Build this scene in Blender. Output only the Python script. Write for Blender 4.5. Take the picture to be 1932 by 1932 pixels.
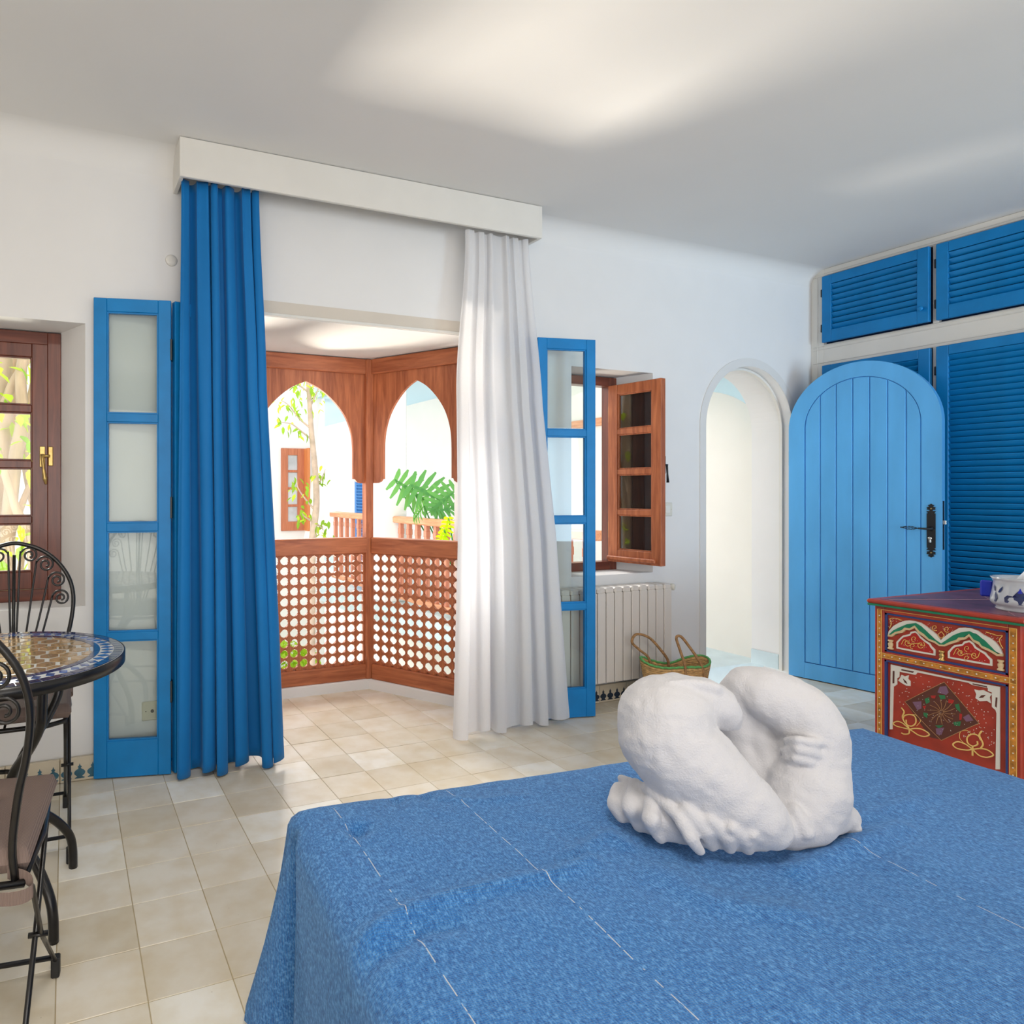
import bpy, math, random
from mathutils import Vector, Matrix, noise
random.seed(7)
PI = math.pi
for o in list(bpy.data.objects): bpy.data.objects.remove(o)
scene = bpy.context.scene
COL = scene.collection

# ------------------------------------------------------------------ camera
F_PX, CX, CY, TH, CAMZ = 1277.44, 642.75, 927.85, 1.1851, 1.186
ST, CT = math.sin(TH), math.cos(TH)
cam_d = bpy.data.cameras.new('camera'); cam = bpy.data.objects.new('camera', cam_d); COL.objects.link(cam)
cam_d.sensor_fit = 'HORIZONTAL'; cam_d.sensor_width = 36.0
cam_d.lens = 36.0 * F_PX / 1932
cam_d.shift_x = (966 - CX) / 1932
cam_d.shift_y = -(966 - CY) / 1932
cam_d.clip_start = 0.02; cam_d.clip_end = 200
cam.location = (0, 0, CAMZ)
cam.rotation_euler = (PI/2, 0, -(PI/2 - TH))
scene.camera = cam

# ------------------------------------------------------------------ view + world + lights
vs = scene.view_settings
scene.display_settings.display_device = 'sRGB'
vs.view_transform = 'Standard'; vs.look = 'None'; vs.gamma = 1.0; vs.use_curve_mapping = False
vs.exposure = 0.33
world = bpy.data.worlds.new('sky'); scene.world = world; world.use_nodes = True
wn = world.node_tree; wn.nodes.clear()
wo = wn.nodes.new('ShaderNodeOutputWorld'); wb = wn.nodes.new('ShaderNodeBackground')
wb.inputs['Color'].default_value = (0.95, 0.975, 1.0, 1); wb.inputs['Strength'].default_value = 1.35
wn.links.new(wb.outputs[0], wo.inputs[0])

def light(name, kind, loc, aim, energy, color=(1, 1, 1), **kw):
    l = bpy.data.lights.new(name, kind); l.energy = energy; l.color = color
    for k, v in kw.items(): setattr(l, k, v)
    o = bpy.data.objects.new(name, l); COL.objects.link(o); o.location = loc
    d = Vector(aim) - Vector(loc); o.rotation_euler = d.to_track_quat('-Z', 'Y').to_euler()
    return o
# hazy daylight coming over the roofs of the courtyard
light('hazy_sun', 'SUN', (1.2, 9, 4.7), (1.45, 0, 0.6), 7.5, (1.0, 0.955, 0.90), angle=math.radians(36))
# added area lamp low in the courtyard, imitating bounced light on the ceiling
light('courtyard_bounce_lamp', 'AREA', (-0.4, 8.1, -2.0), (0.5, 2.5, 2.1), 88, (1.0, 0.90, 0.76), shape='RECTANGLE', size=2.0, size_y=1.5, spread=math.radians(58))
# added area lamp behind the camera, fills the room from the rear
light('rear_fill_lamp', 'AREA', (-0.2, -3.2, 1.1), (2.9, 3, 1.75), 76, (1.0, 0.93, 0.86), shape='RECTANGLE', size=4.4, size_y=2.2)
light('gallery_fill_lamp', 'AREA', (3.02, 5.9, 1.5), (4.5, 5.9, 1.3), 24, (1.0, 0.98, 0.95), shape='RECTANGLE', size=5.0, size_y=2.2)  # added area lamp, brightens the gallery and the view through the arch
light('side_blue_fill', 'AREA', (3.9, -2.9, 1.3), (4.1, 3, 2.6), 17, (0.56, 0.79, 1.0), shape='RECTANGLE', size=1.4, size_y=1.6, spread=math.radians(75))  # added bluish fill, tints and lifts the right wall and ceiling
light('overhead_fill', 'AREA', (0.25, 0.1, 2.6), (0.25, 0.1, 0), 21, (1.0, 0.94, 0.86), shape='DISK', size=0.6)  # unseen lamp added overhead to lift the floor

# ------------------------------------------------------------------ measuring helpers
def ray(u, v):
    return Vector((CT + ST*(u-CX)/F_PX, ST - CT*(u-CX)/F_PX, -(v-CY)/F_PX))
CO = Vector((0, 0, CAMZ))
def at(u, v, axis, val):
    d = ray(u, v); i = 'XYZ'.index(axis); return CO + d*((val-CO[i])/d[i])
def atd(u, v, dep): return CO + ray(u, v)*dep
def proj(p):
    q = Vector(p)-CO; d = q.x*CT+q.y*ST
    if d < .05: return None
    r = q.x*ST-q.y*CT
    return (CX+F_PX*r/d, CY-F_PX*q.z/d, d)

# ------------------------------------------------------------------ mesh builder
class MB:
    def __init__(s): s.v = []; s.f = []; s.sm = []
    def add(s, vs_, fs, smooth=False, M=None):
        b = len(s.v)
        for p in vs_:
            p = Vector(p)
            if M is not None: p = M @ p
            s.v.append(p)
        for f in fs: s.f.append([i+b for i in f]); s.sm.append(smooth)
        return s
    def box(s, x0, x1, y0, y1, z0, z1, M=None):
        v = [(x0,y0,z0),(x1,y0,z0),(x1,y1,z0),(x0,y1,z0),(x0,y0,z1),(x1,y0,z1),(x1,y1,z1),(x0,y1,z1)]
        f = [(0,3,2,1),(4,5,6,7),(0,1,5,4),(1,2,6,5),(2,3,7,6),(3,0,4,7)]
        return s.add(v, f, False, M)
    def bbox(s, x0, x1, y0, y1, z0, z1, b=.003, M=None):
        # box with chamfered edges
        X=(x0,x1);Y=(y0,y1);Z=(z0,z1); v=[];idx={}
        for i in (0,1):
            for j in (0,1):
                for k in (0,1):
                    sx=b if i==0 else -b; sy=b if j==0 else -b; sz=b if k==0 else -b
                    for a,p in enumerate(((X[i],Y[j]+sy,Z[k]+sz),(X[i]+sx,Y[j],Z[k]+sz),(X[i]+sx,Y[j]+sy,Z[k]))):
                        idx[(i,j,k,a)]=len(v); v.append(p)
        f=[]
        for i in (0,1): f.append([idx[(i,j,k,0)] for j,k in ((0,0),(0,1),(1,1),(1,0))][::(1 if i==0 else -1)])
        for j in (0,1): f.append([idx[(i,j,k,1)] for i,k in ((0,0),(1,0),(1,1),(0,1))][::(1 if j==0 else -1)])
        for k in (0,1): f.append([idx[(i,j,k,2)] for i,j in ((0,0),(0,1),(1,1),(1,0))][::(1 if k==0 else -1)])
        for j in (0,1):
            for k in (0,1): f.append([idx[(0,j,k,1)],idx[(1,j,k,1)],idx[(1,j,k,2)],idx[(0,j,k,2)]][::(1 if j!=k else -1)])
        for i in (0,1):
            for k in (0,1): f.append([idx[(i,0,k,0)],idx[(i,1,k,0)],idx[(i,1,k,2)],idx[(i,0,k,2)]][::(1 if i==k else -1)])
        for i in (0,1):
            for j in (0,1): f.append([idx[(i,j,0,0)],idx[(i,j,1,0)],idx[(i,j,1,1)],idx[(i,j,0,1)]][::(1 if i!=j else -1)])
        for i in (0,1):
            for j in (0,1):
                for k in (0,1): f.append([idx[(i,j,k,0)],idx[(i,j,k,1)],idx[(i,j,k,2)]][::(1 if (i+j+k)%2==0 else -1)])
        return s.add(v, f, False, M)
    def prism(s, pts, a, b, axis='Z', M=None, smooth=False):
        # polygon pts (2D) extruded from a to b along axis
        n=len(pts)
        def P(p,h):
            if axis=='Z': return (p[0],p[1],h)
            if axis=='Y': return (p[0],h,p[1])
            return (h,p[0],p[1])
        v=[P(p,a) for p in pts]+[P(p,b) for p in pts]
        f=[list(range(n))[::-1], [n+i for i in range(n)]]+[[i,(i+1)%n,n+(i+1)%n,n+i] for i in range(n)]
        return s.add(v,f,smooth,M)
    def tube(s, pts, r, n=8, cap=True, M=None, smooth=True, flat=1.0):
        pts=[Vector(p) for p in pts]; m=len(pts)
        rr=r if isinstance(r,(list,tuple)) else [r]*m
        v=[];f=[]; up=None
        for i,p in enumerate(pts):
            t=(pts[min(i+1,m-1)]-pts[max(i-1,0)]).normalized()
            if up is None:
                up=Vector((0,0,1)) if abs(t.z)<.9 else Vector((1,0,0))
                up=(up-t*up.dot(t)).normalized()
            else:
                up=(up-t*up.dot(t))
                up=up.normalized() if up.length>1e-6 else Vector((1,0,0))
            w=t.cross(up)
            for k in range(n):
                a=2*PI*k/n; v.append(p+(up*math.cos(a)*flat+w*math.sin(a))*rr[i])
        for i in range(m-1):
            for k in range(n):
                f.append([i*n+k,i*n+(k+1)%n,(i+1)*n+(k+1)%n,(i+1)*n+k])
        if cap: f.append(list(range(n))[::-1]); f.append([(m-1)*n+k for k in range(n)])
        return s.add(v,f,smooth,M)
    def lathe(s, prof, n=24, c=(0,0,0), M=None, smooth=True, cap=True):
        v=[];f=[];m=len(prof)
        for r,z in prof:
            for k in range(n):
                a=2*PI*k/n; v.append((c[0]+r*math.cos(a),c[1]+r*math.sin(a),c[2]+z))
        for i in range(m-1):
            for k in range(n): f.append([i*n+k,i*n+(k+1)%n,(i+1)*n+(k+1)%n,(i+1)*n+k])
        if cap: f.append(list(range(n))[::-1]); f.append([(m-1)*n+k for k in range(n)])
        return s.add(v,f,smooth,M)
    def grid(s, fn, nu, nv, smooth=True, M=None):
        v=[fn(i/nu,j/nv) for j in range(nv+1) for i in range(nu+1)]
        f=[[j*(nu+1)+i,j*(nu+1)+i+1,(j+1)*(nu+1)+i+1,(j+1)*(nu+1)+i] for j in range(nv) for i in range(nu)]
        return s.add(v,f,smooth,M)
    def blob(s, c, r, n=8, M=None, sc=(1,1,1)):
        v=[];f=[];m=n//2
        for i in range(m+1):
            a=PI*i/m
            for k in range(n):
                b=2*PI*k/n; v.append((c[0]+r*sc[0]*math.sin(a)*math.cos(b),c[1]+r*sc[1]*math.sin(a)*math.sin(b),c[2]+r*sc[2]*math.cos(a)))
        for i in range(m):
            for k in range(n): f.append([(i+1)*n+k,(i+1)*n+(k+1)%n,i*n+(k+1)%n,i*n+k])
        return s.add(v,f,True,M)
    def mesh(s, name, mat):
        me=bpy.data.meshes.new(name); me.from_pydata([tuple(p) for p in s.v],[],s.f)
        me.polygons.foreach_set('use_smooth', s.sm)
        if isinstance(mat,(list,tuple)):
            for m_ in mat: me.materials.append(m_)
        elif mat: me.materials.append(mat)
        me.validate(); me.update(); return me
    def build(s, name, mat, parent=None, mat_world=None):
        o=bpy.data.objects.new(name, s.mesh(name,mat)); COL.objects.link(o)
        if parent is not None: o.parent=parent
        return o

def inst(name, me, parent=None, M=None):
    o=bpy.data.objects.new(name, me); COL.objects.link(o)
    if parent is not None: o.parent=parent
    if M is not None: o.matrix_local=M
    return o
def tag(o, label=None, cat=None, group=None, kind=None):
    if label: o['label']=label
    if cat: o['category']=cat
    if group: o['group']=group
    if kind: o['kind']=kind
    return o
def empty(name, loc=(0,0,0), label=None, cat=None, group=None, kind=None, rz=0):
    o=bpy.data.objects.new(name,None); COL.objects.link(o); o.empty_display_size=.05
    o.location=loc; o.rotation_euler=(0,0,rz)
    return tag(o,label,cat,group,kind)
def T(x,y,z,rz=0,rx=0,ry=0,s=1):
    return Matrix.Translation((x,y,z)) @ Matrix.Rotation(rz,4,'Z') @ Matrix.Rotation(rx,4,'X') @ Matrix.Rotation(ry,4,'Y') @ Matrix.Scale(s,4)
def loc_to(parent, M):
    return M

# ------------------------------------------------------------------ materials
def newmat(name):
    m=bpy.data.materials.new(name); m.use_nodes=True; nt=m.node_tree; b=nt.nodes['Principled BSDF']; return m,nt,b
def N(nt,t,**kw):
    n=nt.nodes.new(t)
    for k,v in kw.items():
        if k in n.inputs: n.inputs[k].default_value=v
        else: setattr(n,k,v)
    return n
def coords(nt, scale=(1,1,1), obj=True):
    tc=N(nt,'ShaderNodeTexCoord'); mp=N(nt,'ShaderNodeMapping'); mp.inputs['Scale'].default_value=scale
    nt.links.new(tc.outputs['Object' if obj else 'Generated'],mp.inputs[0]); return mp.outputs[0]
def ramp(nt, fac, stops):
    r=N(nt,'ShaderNodeValToRGB'); e=r.color_ramp.elements
    while len(e)<len(stops): e.new(0.5)
    for i,(p,c) in enumerate(stops): e[i].position=p; e[i].color=tuple(c)+(1,)
    nt.links.new(fac,r.inputs[0]); return r.outputs[0]
def bump(nt,b,h,strength=.3,dist=.002):
    bp=N(nt,'ShaderNodeBump'); bp.inputs['Strength'].default_value=strength; bp.inputs['Distance'].default_value=dist
    nt.links.new(h,bp.inputs['Height']); nt.links.new(bp.outputs[0],b.inputs['Normal']); return bp
def simple(name,col,rough=.5,metal=0,nscale=0,var=.08,bstr=0,bdist=.002,stretch=(1,1,1),spec=.5,coat=0,objvar=0):
    m,nt,b=newmat(name); b.inputs['Roughness'].default_value=rough; b.inputs['Metallic'].default_value=metal
    b.inputs['Specular IOR Level'].default_value=spec; b.inputs['Coat Weight'].default_value=coat
    b.inputs['Base Color'].default_value=tuple(col)+(1,)
    if nscale:
        no=N(nt,'ShaderNodeTexNoise'); no.inputs['Scale'].default_value=nscale; no.inputs['Detail'].default_value=4
        nt.links.new(coords(nt,stretch),no.inputs['Vector'])
        c=ramp(nt,no.outputs['Fac'],[(.3,[x*(1-var) for x in col]),(.7,[min(1,x*(1+var)) for x in col])])
        if objvar:
            oi=N(nt,'ShaderNodeObjectInfo'); mr=N(nt,'ShaderNodeMapRange'); mr.inputs['To Min'].default_value=1-objvar; mr.inputs['To Max'].default_value=1+objvar
            nt.links.new(oi.outputs['Random'],mr.inputs['Value'])
            mx=N(nt,'ShaderNodeMix',data_type='RGBA',blend_type='MULTIPLY'); mx.inputs['Factor'].default_value=1
            nt.links.new(c,mx.inputs['A']); nt.links.new(mr.outputs[0],mx.inputs['B']); c=mx.outputs['Result']
        nt.links.new(c,b.inputs['Base Color'])
        if bstr: bump(nt,b,no.outputs['Fac'],bstr,bdist)
    return m
def wood(name,c0,c1,axis='Z',rough=.35,scale=14):
    m,nt,b=newmat(name)
    sc={'Z':(1,1,.09),'X':(.09,1,1),'Y':(1,.09,1)}[axis]
    no=N(nt,'ShaderNodeTexNoise'); no.inputs['Scale'].default_value=scale*3; no.inputs['Detail'].default_value=6; no.inputs['Roughness'].default_value=.6; no.inputs['Distortion'].default_value=.6
    nt.links.new(coords(nt,sc),no.inputs['Vector'])
    c=ramp(nt,no.outputs['Fac'],[(.3,c0),(.52,[(a+b_)/2 for a,b_ in zip(c0,c1)]),(.72,c1)])
    nt.links.new(c,b.inputs['Base Color']); b.inputs['Roughness'].default_value=rough
    bump(nt,b,no.outputs['Fac'],.15,.001); return m
def glass(name,tint=(1,1,1),refl=.10,rough=0.02):
    m,nt,b=newmat(name); nt.nodes.remove(b)
    out=nt.nodes['Material Output']; tr=N(nt,'ShaderNodeBsdfTransparent'); tr.inputs[0].default_value=tuple(tint)+(1,)
    gl=N(nt,'ShaderNodeBsdfGlossy'); gl.inputs['Roughness'].default_value=rough
    fr=N(nt,'ShaderNodeFresnel'); fr.inputs[0].default_value=1.5
    ad=N(nt,'ShaderNodeMath',operation='MULTIPLY_ADD'); ad.inputs[1].default_value=.75; ad.inputs[2].default_value=refl*.3
    nt.links.new(fr.outputs[0],ad.inputs[0])
    mx=N(nt,'ShaderNodeMixShader'); nt.links.new(ad.outputs[0],mx.inputs[0]); nt.links.new(tr.outputs[0],mx.inputs[1]); nt.links.new(gl.outputs[0],mx.inputs[2])
    nt.links.new(mx.outputs[0],out.inputs[0]); return m

M_wall=simple('white_plaster',(.80,.795,.785),.75,nscale=5,var=.012,bstr=.25,bdist=.004,spec=.2)
M_ceil=simple('ceiling_plaster',(.80,.795,.78),.8,nscale=2.2,var=.01,bstr=.15,bdist=.006,spec=.2)
M_outwall=simple('lime_washed_wall',(.84,.84,.82),.85,nscale=3,var=.02,bstr=.2,bdist=.006,spec=.1)
M_cream=simple('cream_paint',(.76,.74,.69),.45,nscale=8,var=.02,spec=.4)
M_blue=simple('blue_paint',(.002,.20,.52),.42,nscale=9,var=.09,bstr=.12,bdist=.001,spec=.35)
M_bluedoor=simple('door_blue_with_sheen',(.11,.44,.86),.30,nscale=7,var=.10,bstr=.35,bdist=.003,stretch=(1,1,.25),spec=.5)  # paler copy of the blue: bright sheen is put into the colour
M_wood=wood('oiled_red_wood',(.28,.070,.024),(.58,.19,.075),'Z',.38)
M_woodh=wood('oiled_red_wood_across',(.28,.070,.024),(.58,.19,.075),'X',.38)
M_wooddk=wood('dark_red_wood',(.085,.018,.009),(.20,.050,.024),'Z',.3)  # darker copy of the red wood; backlit shade put into window colour
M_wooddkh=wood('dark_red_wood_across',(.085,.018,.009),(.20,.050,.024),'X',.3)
M_glass=glass('clear_glass',(.93,.96,.95),.0)
M_iron=simple('black_iron',(.010,.009,.009),.28,metal=.3,nscale=60,var=.3,bstr=.1,bdist=.0005,spec=.6)
M_rubber=simple('black_rubber',(.012,.012,.012),.6)
M_black=simple('black_hinge_metal',(.008,.009,.012),.45)
M_brass=simple('aged_brass',(.52,.36,.13),.35,metal=.85,nscale=40,var=.25)
M_chrome=simple('brushed_steel',(.65,.64,.62),.25,metal=1)
M_plastic=simple('ivory_plastic',(.72,.70,.62),.4)
M_radiator=simple('radiator_enamel',(.70,.655,.60),.35,nscale=3,var=.01)
M_slot=simple('dark_gap',(.05,.045,.04),.8)

# ------------------------------------------------------------------ ROOM SHELL
WALL_Y, WT = 3.0, 0.28
ZC = 2.645
XR = 4.62
def arch_block(mb, x0, x1, z0, z1, hole, y0, y1, M=None, nseg=40):
    """panel x0..x1, z0..z1 with an opening below the curve hole = list of (x,z) left to right"""
    pts=hole
    # left and right solid pieces
    if pts[0][0]>x0+1e-6: mb.box(x0,pts[0][0],y0,y1,z0,z1,M)
    if pts[-1][0]<x1-1e-6: mb.box(pts[-1][0],x1,y0,y1,z0,z1,M)
    v=[];f=[]
    n=len(pts)
    for y in (y0,y1):
        for (x,z) in pts: v.append((x,y,z))
        for (x,z) in pts: v.append((x,y,z1))
    for i in range(n-1):
        f.append([i,i+1,n+i+1,n+i]); f.append([2*n+i+1,2*n+i,3*n+i,3*n+i+1])
        f.append([i+1,i,2*n+i,2*n+i+1]); f.append([n+i,n+i+1,3*n+i+1,3*n+i])
    mb.add(v,f,False,M)

AC, AR, AS = 4.02, .39, 1.59     # arched doorway: centre, radius, springing height
arch_pts=[(AC-AR,AS)]+[(AC-AR*math.cos(PI*i/36),AS+AR*math.sin(PI*i/36)) for i in range(1,36)]+[(AC+AR,AS)]
OX0,OX1,OZ=.68,2.02,1.99          # balcony opening
W1=(-.60,.075,.713,1.884); W2=(2.60,3.20,.713,1.884)
mb=MB()
y0,y1=WALL_Y,WALL_Y+WT
TOPZ=ZC+.3
mb.box(-2.6,W1[0],y0,y1,-.1,TOPZ)
mb.box(W1[0],W1[1],y0,y1,-.1,W1[2]); mb.box(W1[0],W1[1],y0,y1,W1[3],TOPZ)
mb.box(W1[1],OX0,y0,y1,-.1,TOPZ)
mb.box(OX0,OX1,y0,y1,OZ,TOPZ)
mb.box(OX1,W2[0],y0,y1,-.1,TOPZ)
mb.box(W2[0],W2[1],y0,y1,-.1,W2[2]); mb.box(W2[0],W2[1],y0,y1,W2[3],TOPZ)
mb.box(W2[1],3.55,y0,y1,-.1,TOPZ)
arch_block(mb,3.55,4.53,0,TOPZ,[(AC-AR,0)]+arch_pts+[(AC+AR,0)] if False else arch_pts,y0,y1)
# arch_block puts solid boxes left and right of the hole down to z0=0
mb.box(4.53,4.95,y0,y1,-.1,TOPZ)
# splayed window reveals
for (xa,xb,fa,fb) in ((W1[0],W1[1],-.50,-.02),(W2[0],W2[1],2.655,3.115)):
    mb.prism([(xa,3.0),(fa,3.225),(fa,y1),(xa,y1)],W1[2],W1[3])
    mb.prism([(xb,3.0),(xb,y1),(fb,y1),(fb,3.225)],W1[2],W1[3])
wall_back=mb.build('wall_back',M_wall)
tag(wall_back,'white plastered wall with the balcony opening, two windows and arched doorway','wall',kind='structure')
# band above opening and thin batten
b_=MB().bbox(OX0-.02,OX1+.02,2.988,3.0,1.992,2.006,.002); t1=b_.build('trim_1',M_cream); tag(t1,'thin cream batten along the top edge of the balcony opening','trim',kind='structure')
b_=MB().box(OX0,OX1,2.9975,3.0,2.008,2.062); t2=b_.build('trim_2',simple('beige_band_paint',(.66,.60,.52),.7,nscale=6,var=.02)); tag(t2,'flat beige painted band just above the balcony opening','trim',kind='structure')
# raised smooth band round arched doorway
mb=MB()
ring=[]
def arc(r,zs,c=AC,n=36): return [(c-r*math.cos(PI*i/n),zs+r*math.sin(PI*i/n)) for i in range(n+1)]
def archband(mb,r0,r1,ya,yb,zb=0,M=None):
    a=[(AC-r0,zb)]+arc(r0,AS)+[(AC+r0,zb)]; b=[(AC-r1,zb)]+arc(r1,AS)+[(AC+r1,zb)]; n=len(a)
    v=[(x,ya,z) for x,z in a]+[(x,ya,z) for x,z in b]+[(x,yb,z) for x,z in a]+[(x,yb,z) for x,z in b]; f=[]
    for i in range(n-1):
        f+= [[i,i+1,n+i+1,n+i],[2*n+i+1,2*n+i,3*n+i,3*n+i+1],[i+1,i,2*n+i,2*n+i+1],[n+i,n+i+1,3*n+i+1,3*n+i]]
    mb.add(v,f,False,M)
archband(mb,AR+.001,AR+.052,2.9955,3.0); o=mb.build('trim_3',simple('smooth_band_paint',(.74,.725,.70),.6)); tag(o,'smooth painted band around the arched doorway','trim',kind='structure')
mb=MB(); archband(mb,AR-.016,AR-.001,3.055,3.075); o=mb.build('trim_4',M_cream); tag(o,'cream door stop bead inside the arched doorway','trim',kind='structure')

# ceiling
def ceil_fn(a,b):
    x=-2.6+a*(XR+.25+2.6); y=-4.0+b*7.0
    return (x,y,ZC)
mb=MB(); mb.box(-2.6,XR+.2,-4.0,3.28,ZC,ZC+.2)
ceiling=mb.build('ceiling',M_ceil); tag(ceiling,'white plaster ceiling with a pale sheen','ceiling',kind='structure')
# coved joint between ceiling and wall
mb=MB()
R_=.10; cp=[(WALL_Y-R_+R_*math.sin(PI/2*i/8),ZC-R_+R_*math.cos(PI/2*i/8)) for i in range(9)]
v=[];f=[]
for x in (-2.6,XR):
    for (y,z) in cp: v.append((x,y,z))
    v.append((x,WALL_Y+.01,ZC+.01))
for i in range(8): f.append([i,i+1,10+i+1,10+i])
mb.add(v,f,True); cov=mb.build('trim_5',M_ceil); tag(cov,'rounded plaster cove where the ceiling meets the wall','trim',kind='structure')
# left, rear walls (outside the picture) and right wall behind the wardrobe
mb=MB(); mb.box(-2.8,-2.6,-4.0,3.28,-.1,TOPZ); o=mb.build('wall_left',M_wall); tag(o,'white plain wall at the left end of the room','wall',kind='structure')
mb=MB(); mb.box(XR+.55,XR+.75,-4.0,3.0,-.1,TOPZ); o=mb.build('wall_right',M_wall); tag(o,'white wall behind the blue fitted wardrobe','wall',kind='structure')
mb=MB(); mb.box(-2.6,-1.4,-4.2,-4.0,-.1,TOPZ); mb.box(2.9,XR+.55,-4.2,-4.0,-.1,TOPZ); mb.box(-1.4,2.9,-4.2,-4.0,2.3,TOPZ); mb.box(.65,.85,-4.2,-4.0,-.1,2.3)  # unseen wall, openings sized for the fill light they let in
o=mb.build('wall_rear',M_wall); tag(o,'white rear wall behind the viewer, wide openings added to let fill light in','wall',kind='structure')

# floor
def tile_mat(name,c0,c1,objvar=.1):
    m,nt,b=newmat(name)
    oi=N(nt,'ShaderNodeObjectInfo')
    no=N(nt,'ShaderNodeTexNoise'); no.inputs['Scale'].default_value=9; no.inputs['Detail'].default_value=5
    geo=N(nt,'ShaderNodeNewGeometry'); nt.links.new(geo.outputs['Position'],no.inputs['Vector'])
    c=ramp(nt,no.outputs['Fac'],[(.32,c0),(.62,c1)])
    r2=ramp(nt,oi.outputs['Random'],[(0,(.86,.82,.74)),(.45,(.98,.95,.90)),(.82,(1,.99,.97)),(.9,(1.10,1.12,1.14)),(1,(1.14,1.17,1.21))])
    mx=N(nt,'ShaderNodeMix',data_type='RGBA',blend_type='MULTIPLY'); mx.inputs['Factor'].default_value=1
    nt.links.new(c,mx.inputs['A']); nt.links.new(r2,mx.inputs['B'])
    vo=N(nt,'ShaderNodeTexVoronoi'); vo.inputs['Scale'].default_value=17; nt.links.new(geo.outputs['Position'],vo.inputs['Vector'])
    sp=ramp(nt,vo.outputs['Distance'],[(0.0,(.45,.36,.24)),(.035,(1,1,1))])
    mx2=N(nt,'ShaderNodeMix',data_type='RGBA',blend_type='MULTIPLY'); mx2.inputs['Factor'].default_value=.7
    nt.links.new(mx.outputs['Result'],mx2.inputs['A']); nt.links.new(sp,mx2.inputs['B'])
    nt.links.new(mx2.outputs['Result'],b.inputs['Base Color'])
    b.inputs['Roughness'].default_value=.30; b.inputs['Specular IOR Level'].default_value=.45
    bump(nt,b,no.outputs['Fac'],.12,.002)
    return m
M_tile=tile_mat('cement_tile',(.76,.68,.53),(.86,.82,.73))
M_grout=simple('ochre_grout',(.52,.43,.27),.8,nscale=20,var=.1)
floor=MB().box(-2.6,XR+.55,-4.0,WALL_Y,-.12,-.0022).box(OX0,OX1,WALL_Y,WALL_Y+WT,-.12,-.0022).prism([(.56,3.28),(2.02,3.28),(1.66,3.86),(.94,3.86)],-.12,-.0022).build('floor',M_grout)
tag(floor,'cream cement tile floor of the bedroom','floor',kind='structure')
S_=.2; g=.0026
tile_me=MB().bbox(g/2-S_/2,S_/2-g/2,g/2-S_/2,S_/2-g/2,-.003,0,.0008).mesh('tile',M_tile)
TX0,TY0=-.022,2.827
cands=[];rest=MB()
for c in range(-13,24):
    for r in range(-5,30):
        cx_,cy_=TX0+c*S_+S_/2, TY0-r*S_-S_/2
        x0_,x1_,yy0,yy1=cx_-S_/2,cx_+S_/2,cy_-S_/2,cy_+S_/2
        if cy_>2.99:
            # inside balcony bay
            lim0=OX0 if cy_<3.28 else .72+(cy_-3.25)*.5; lim1=OX1 if cy_<3.28 else 1.98-(cy_-3.25)*.5
            if cx_<lim0-.05 or cx_>lim1+.05 or cy_>3.86: continue
        elif yy1>3.0: pass
        if x1_>XR+.05 and cy_<3: continue
        p=proj((cx_,cy_,0)); vis=p is not None and -70<p[0]<2000 and 900<p[1]<2010
        underbed = (.47<cx_<1.95 and cy_<1.15)
        if cy_<-.4: vis=False
        (cands.append((cx_,cy_,p[2])) if vis and not underbed else rest.bbox(x0_+g/2,x1_-g/2,yy0+g/2,min(yy1,2.9995 if yy1>3.0 and cy_<3 else yy1)-g/2,-.003,0,.0008))
cands.sort(key=lambda t:t[2])
n_t=0
for (x,y,d) in cands:
    yy1=y+S_/2
    if (y<3.0<yy1 and not (OX0<x<OX1)) or n_t>=296:
        top=min(yy1,2.9995) if y<3 else yy1
        if n_t>=296: rest.bbox(x-S_/2+g/2,x+S_/2-g/2,y-S_/2+g/2,top-g/2,-.003,0,.0008); continue
        o=MB().bbox(-S_/2+g/2,S_/2-g/2,-S_/2+g/2,top-y-g/2,-.003,0,.0008).build('tile',M_tile,floor); o.location=(x,y,0)
    else:
        o=inst('tile',tile_me,floor,Matrix.Translation((x,y,random.uniform(-.0006,.0004))))
    n_t+=1
o=rest.build('tile_field',M_tile,floor); tag(o,'cream cement tiles in the unseen part of the floor',kind='stuff')

# baseboard tiles with vase motif
def vase(cx,z0,h,w):
    prof=[(0.42,0),(.46,.05),(.30,.09),(.22,.14),(.46,.28),(.50,.42),(.36,.54),(.14,.62),(.10,.70),(.20,.76),(.06,.84),(0.01,.97)]
    R=[(cx+w*a,z0+h*b) for a,b in prof]; L=[(cx-w*a,z0+h*b) for a,b in prof[::-1]]
    return R+L
M_btile=simple('glazed_cream_tile',(.66,.58,.44),.35,nscale=12,var=.06,objvar=.05)
M_teal=simple('teal_motif_print',(.035,.13,.19),.4,nscale=25,var=.35)
M_motif_shade=simple('shaded_motif_print',(.012,.025,.05),.4,nscale=25,var=.3)  # darker copy of the teal print: shade near the radiator put into the colour
bb=MB().box(-1.0,OX0,2.985,3.0,0,.094).box(OX1,3.575,2.985,3.0,0,.094).build('baseboard_back',M_grout)
tag(bb,'tiled baseboard with vase motifs under the windows','baseboard',kind='structure')
def bmotif(mat): 
    m_=MB()
    for k in range(4): m_.prism(vase(-.075+.05*k,.012,.062,.043),-.0012,0,'Y')
    return m_.mesh('motif',mat)
me_bt=MB().bbox(-.0985,.0985,-.010,.004,.002,.098,.0012).mesh('tile',M_btile)
me_m1=bmotif(M_teal); me_m2=bmotif(M_motif_shade)
for k in range(-4,18):
    x=-.022+.1+k*.2-.0
    if (x>OX0-.1 and x<OX1+.1) or x>3.53: continue
    t=inst('tile',me_bt,bb,Matrix.Translation((x,2.985,0)))
    inst('motif',me_m1 if x<2 else me_m2,t,Matrix.Translation((0,-.0102,0)))

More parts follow.
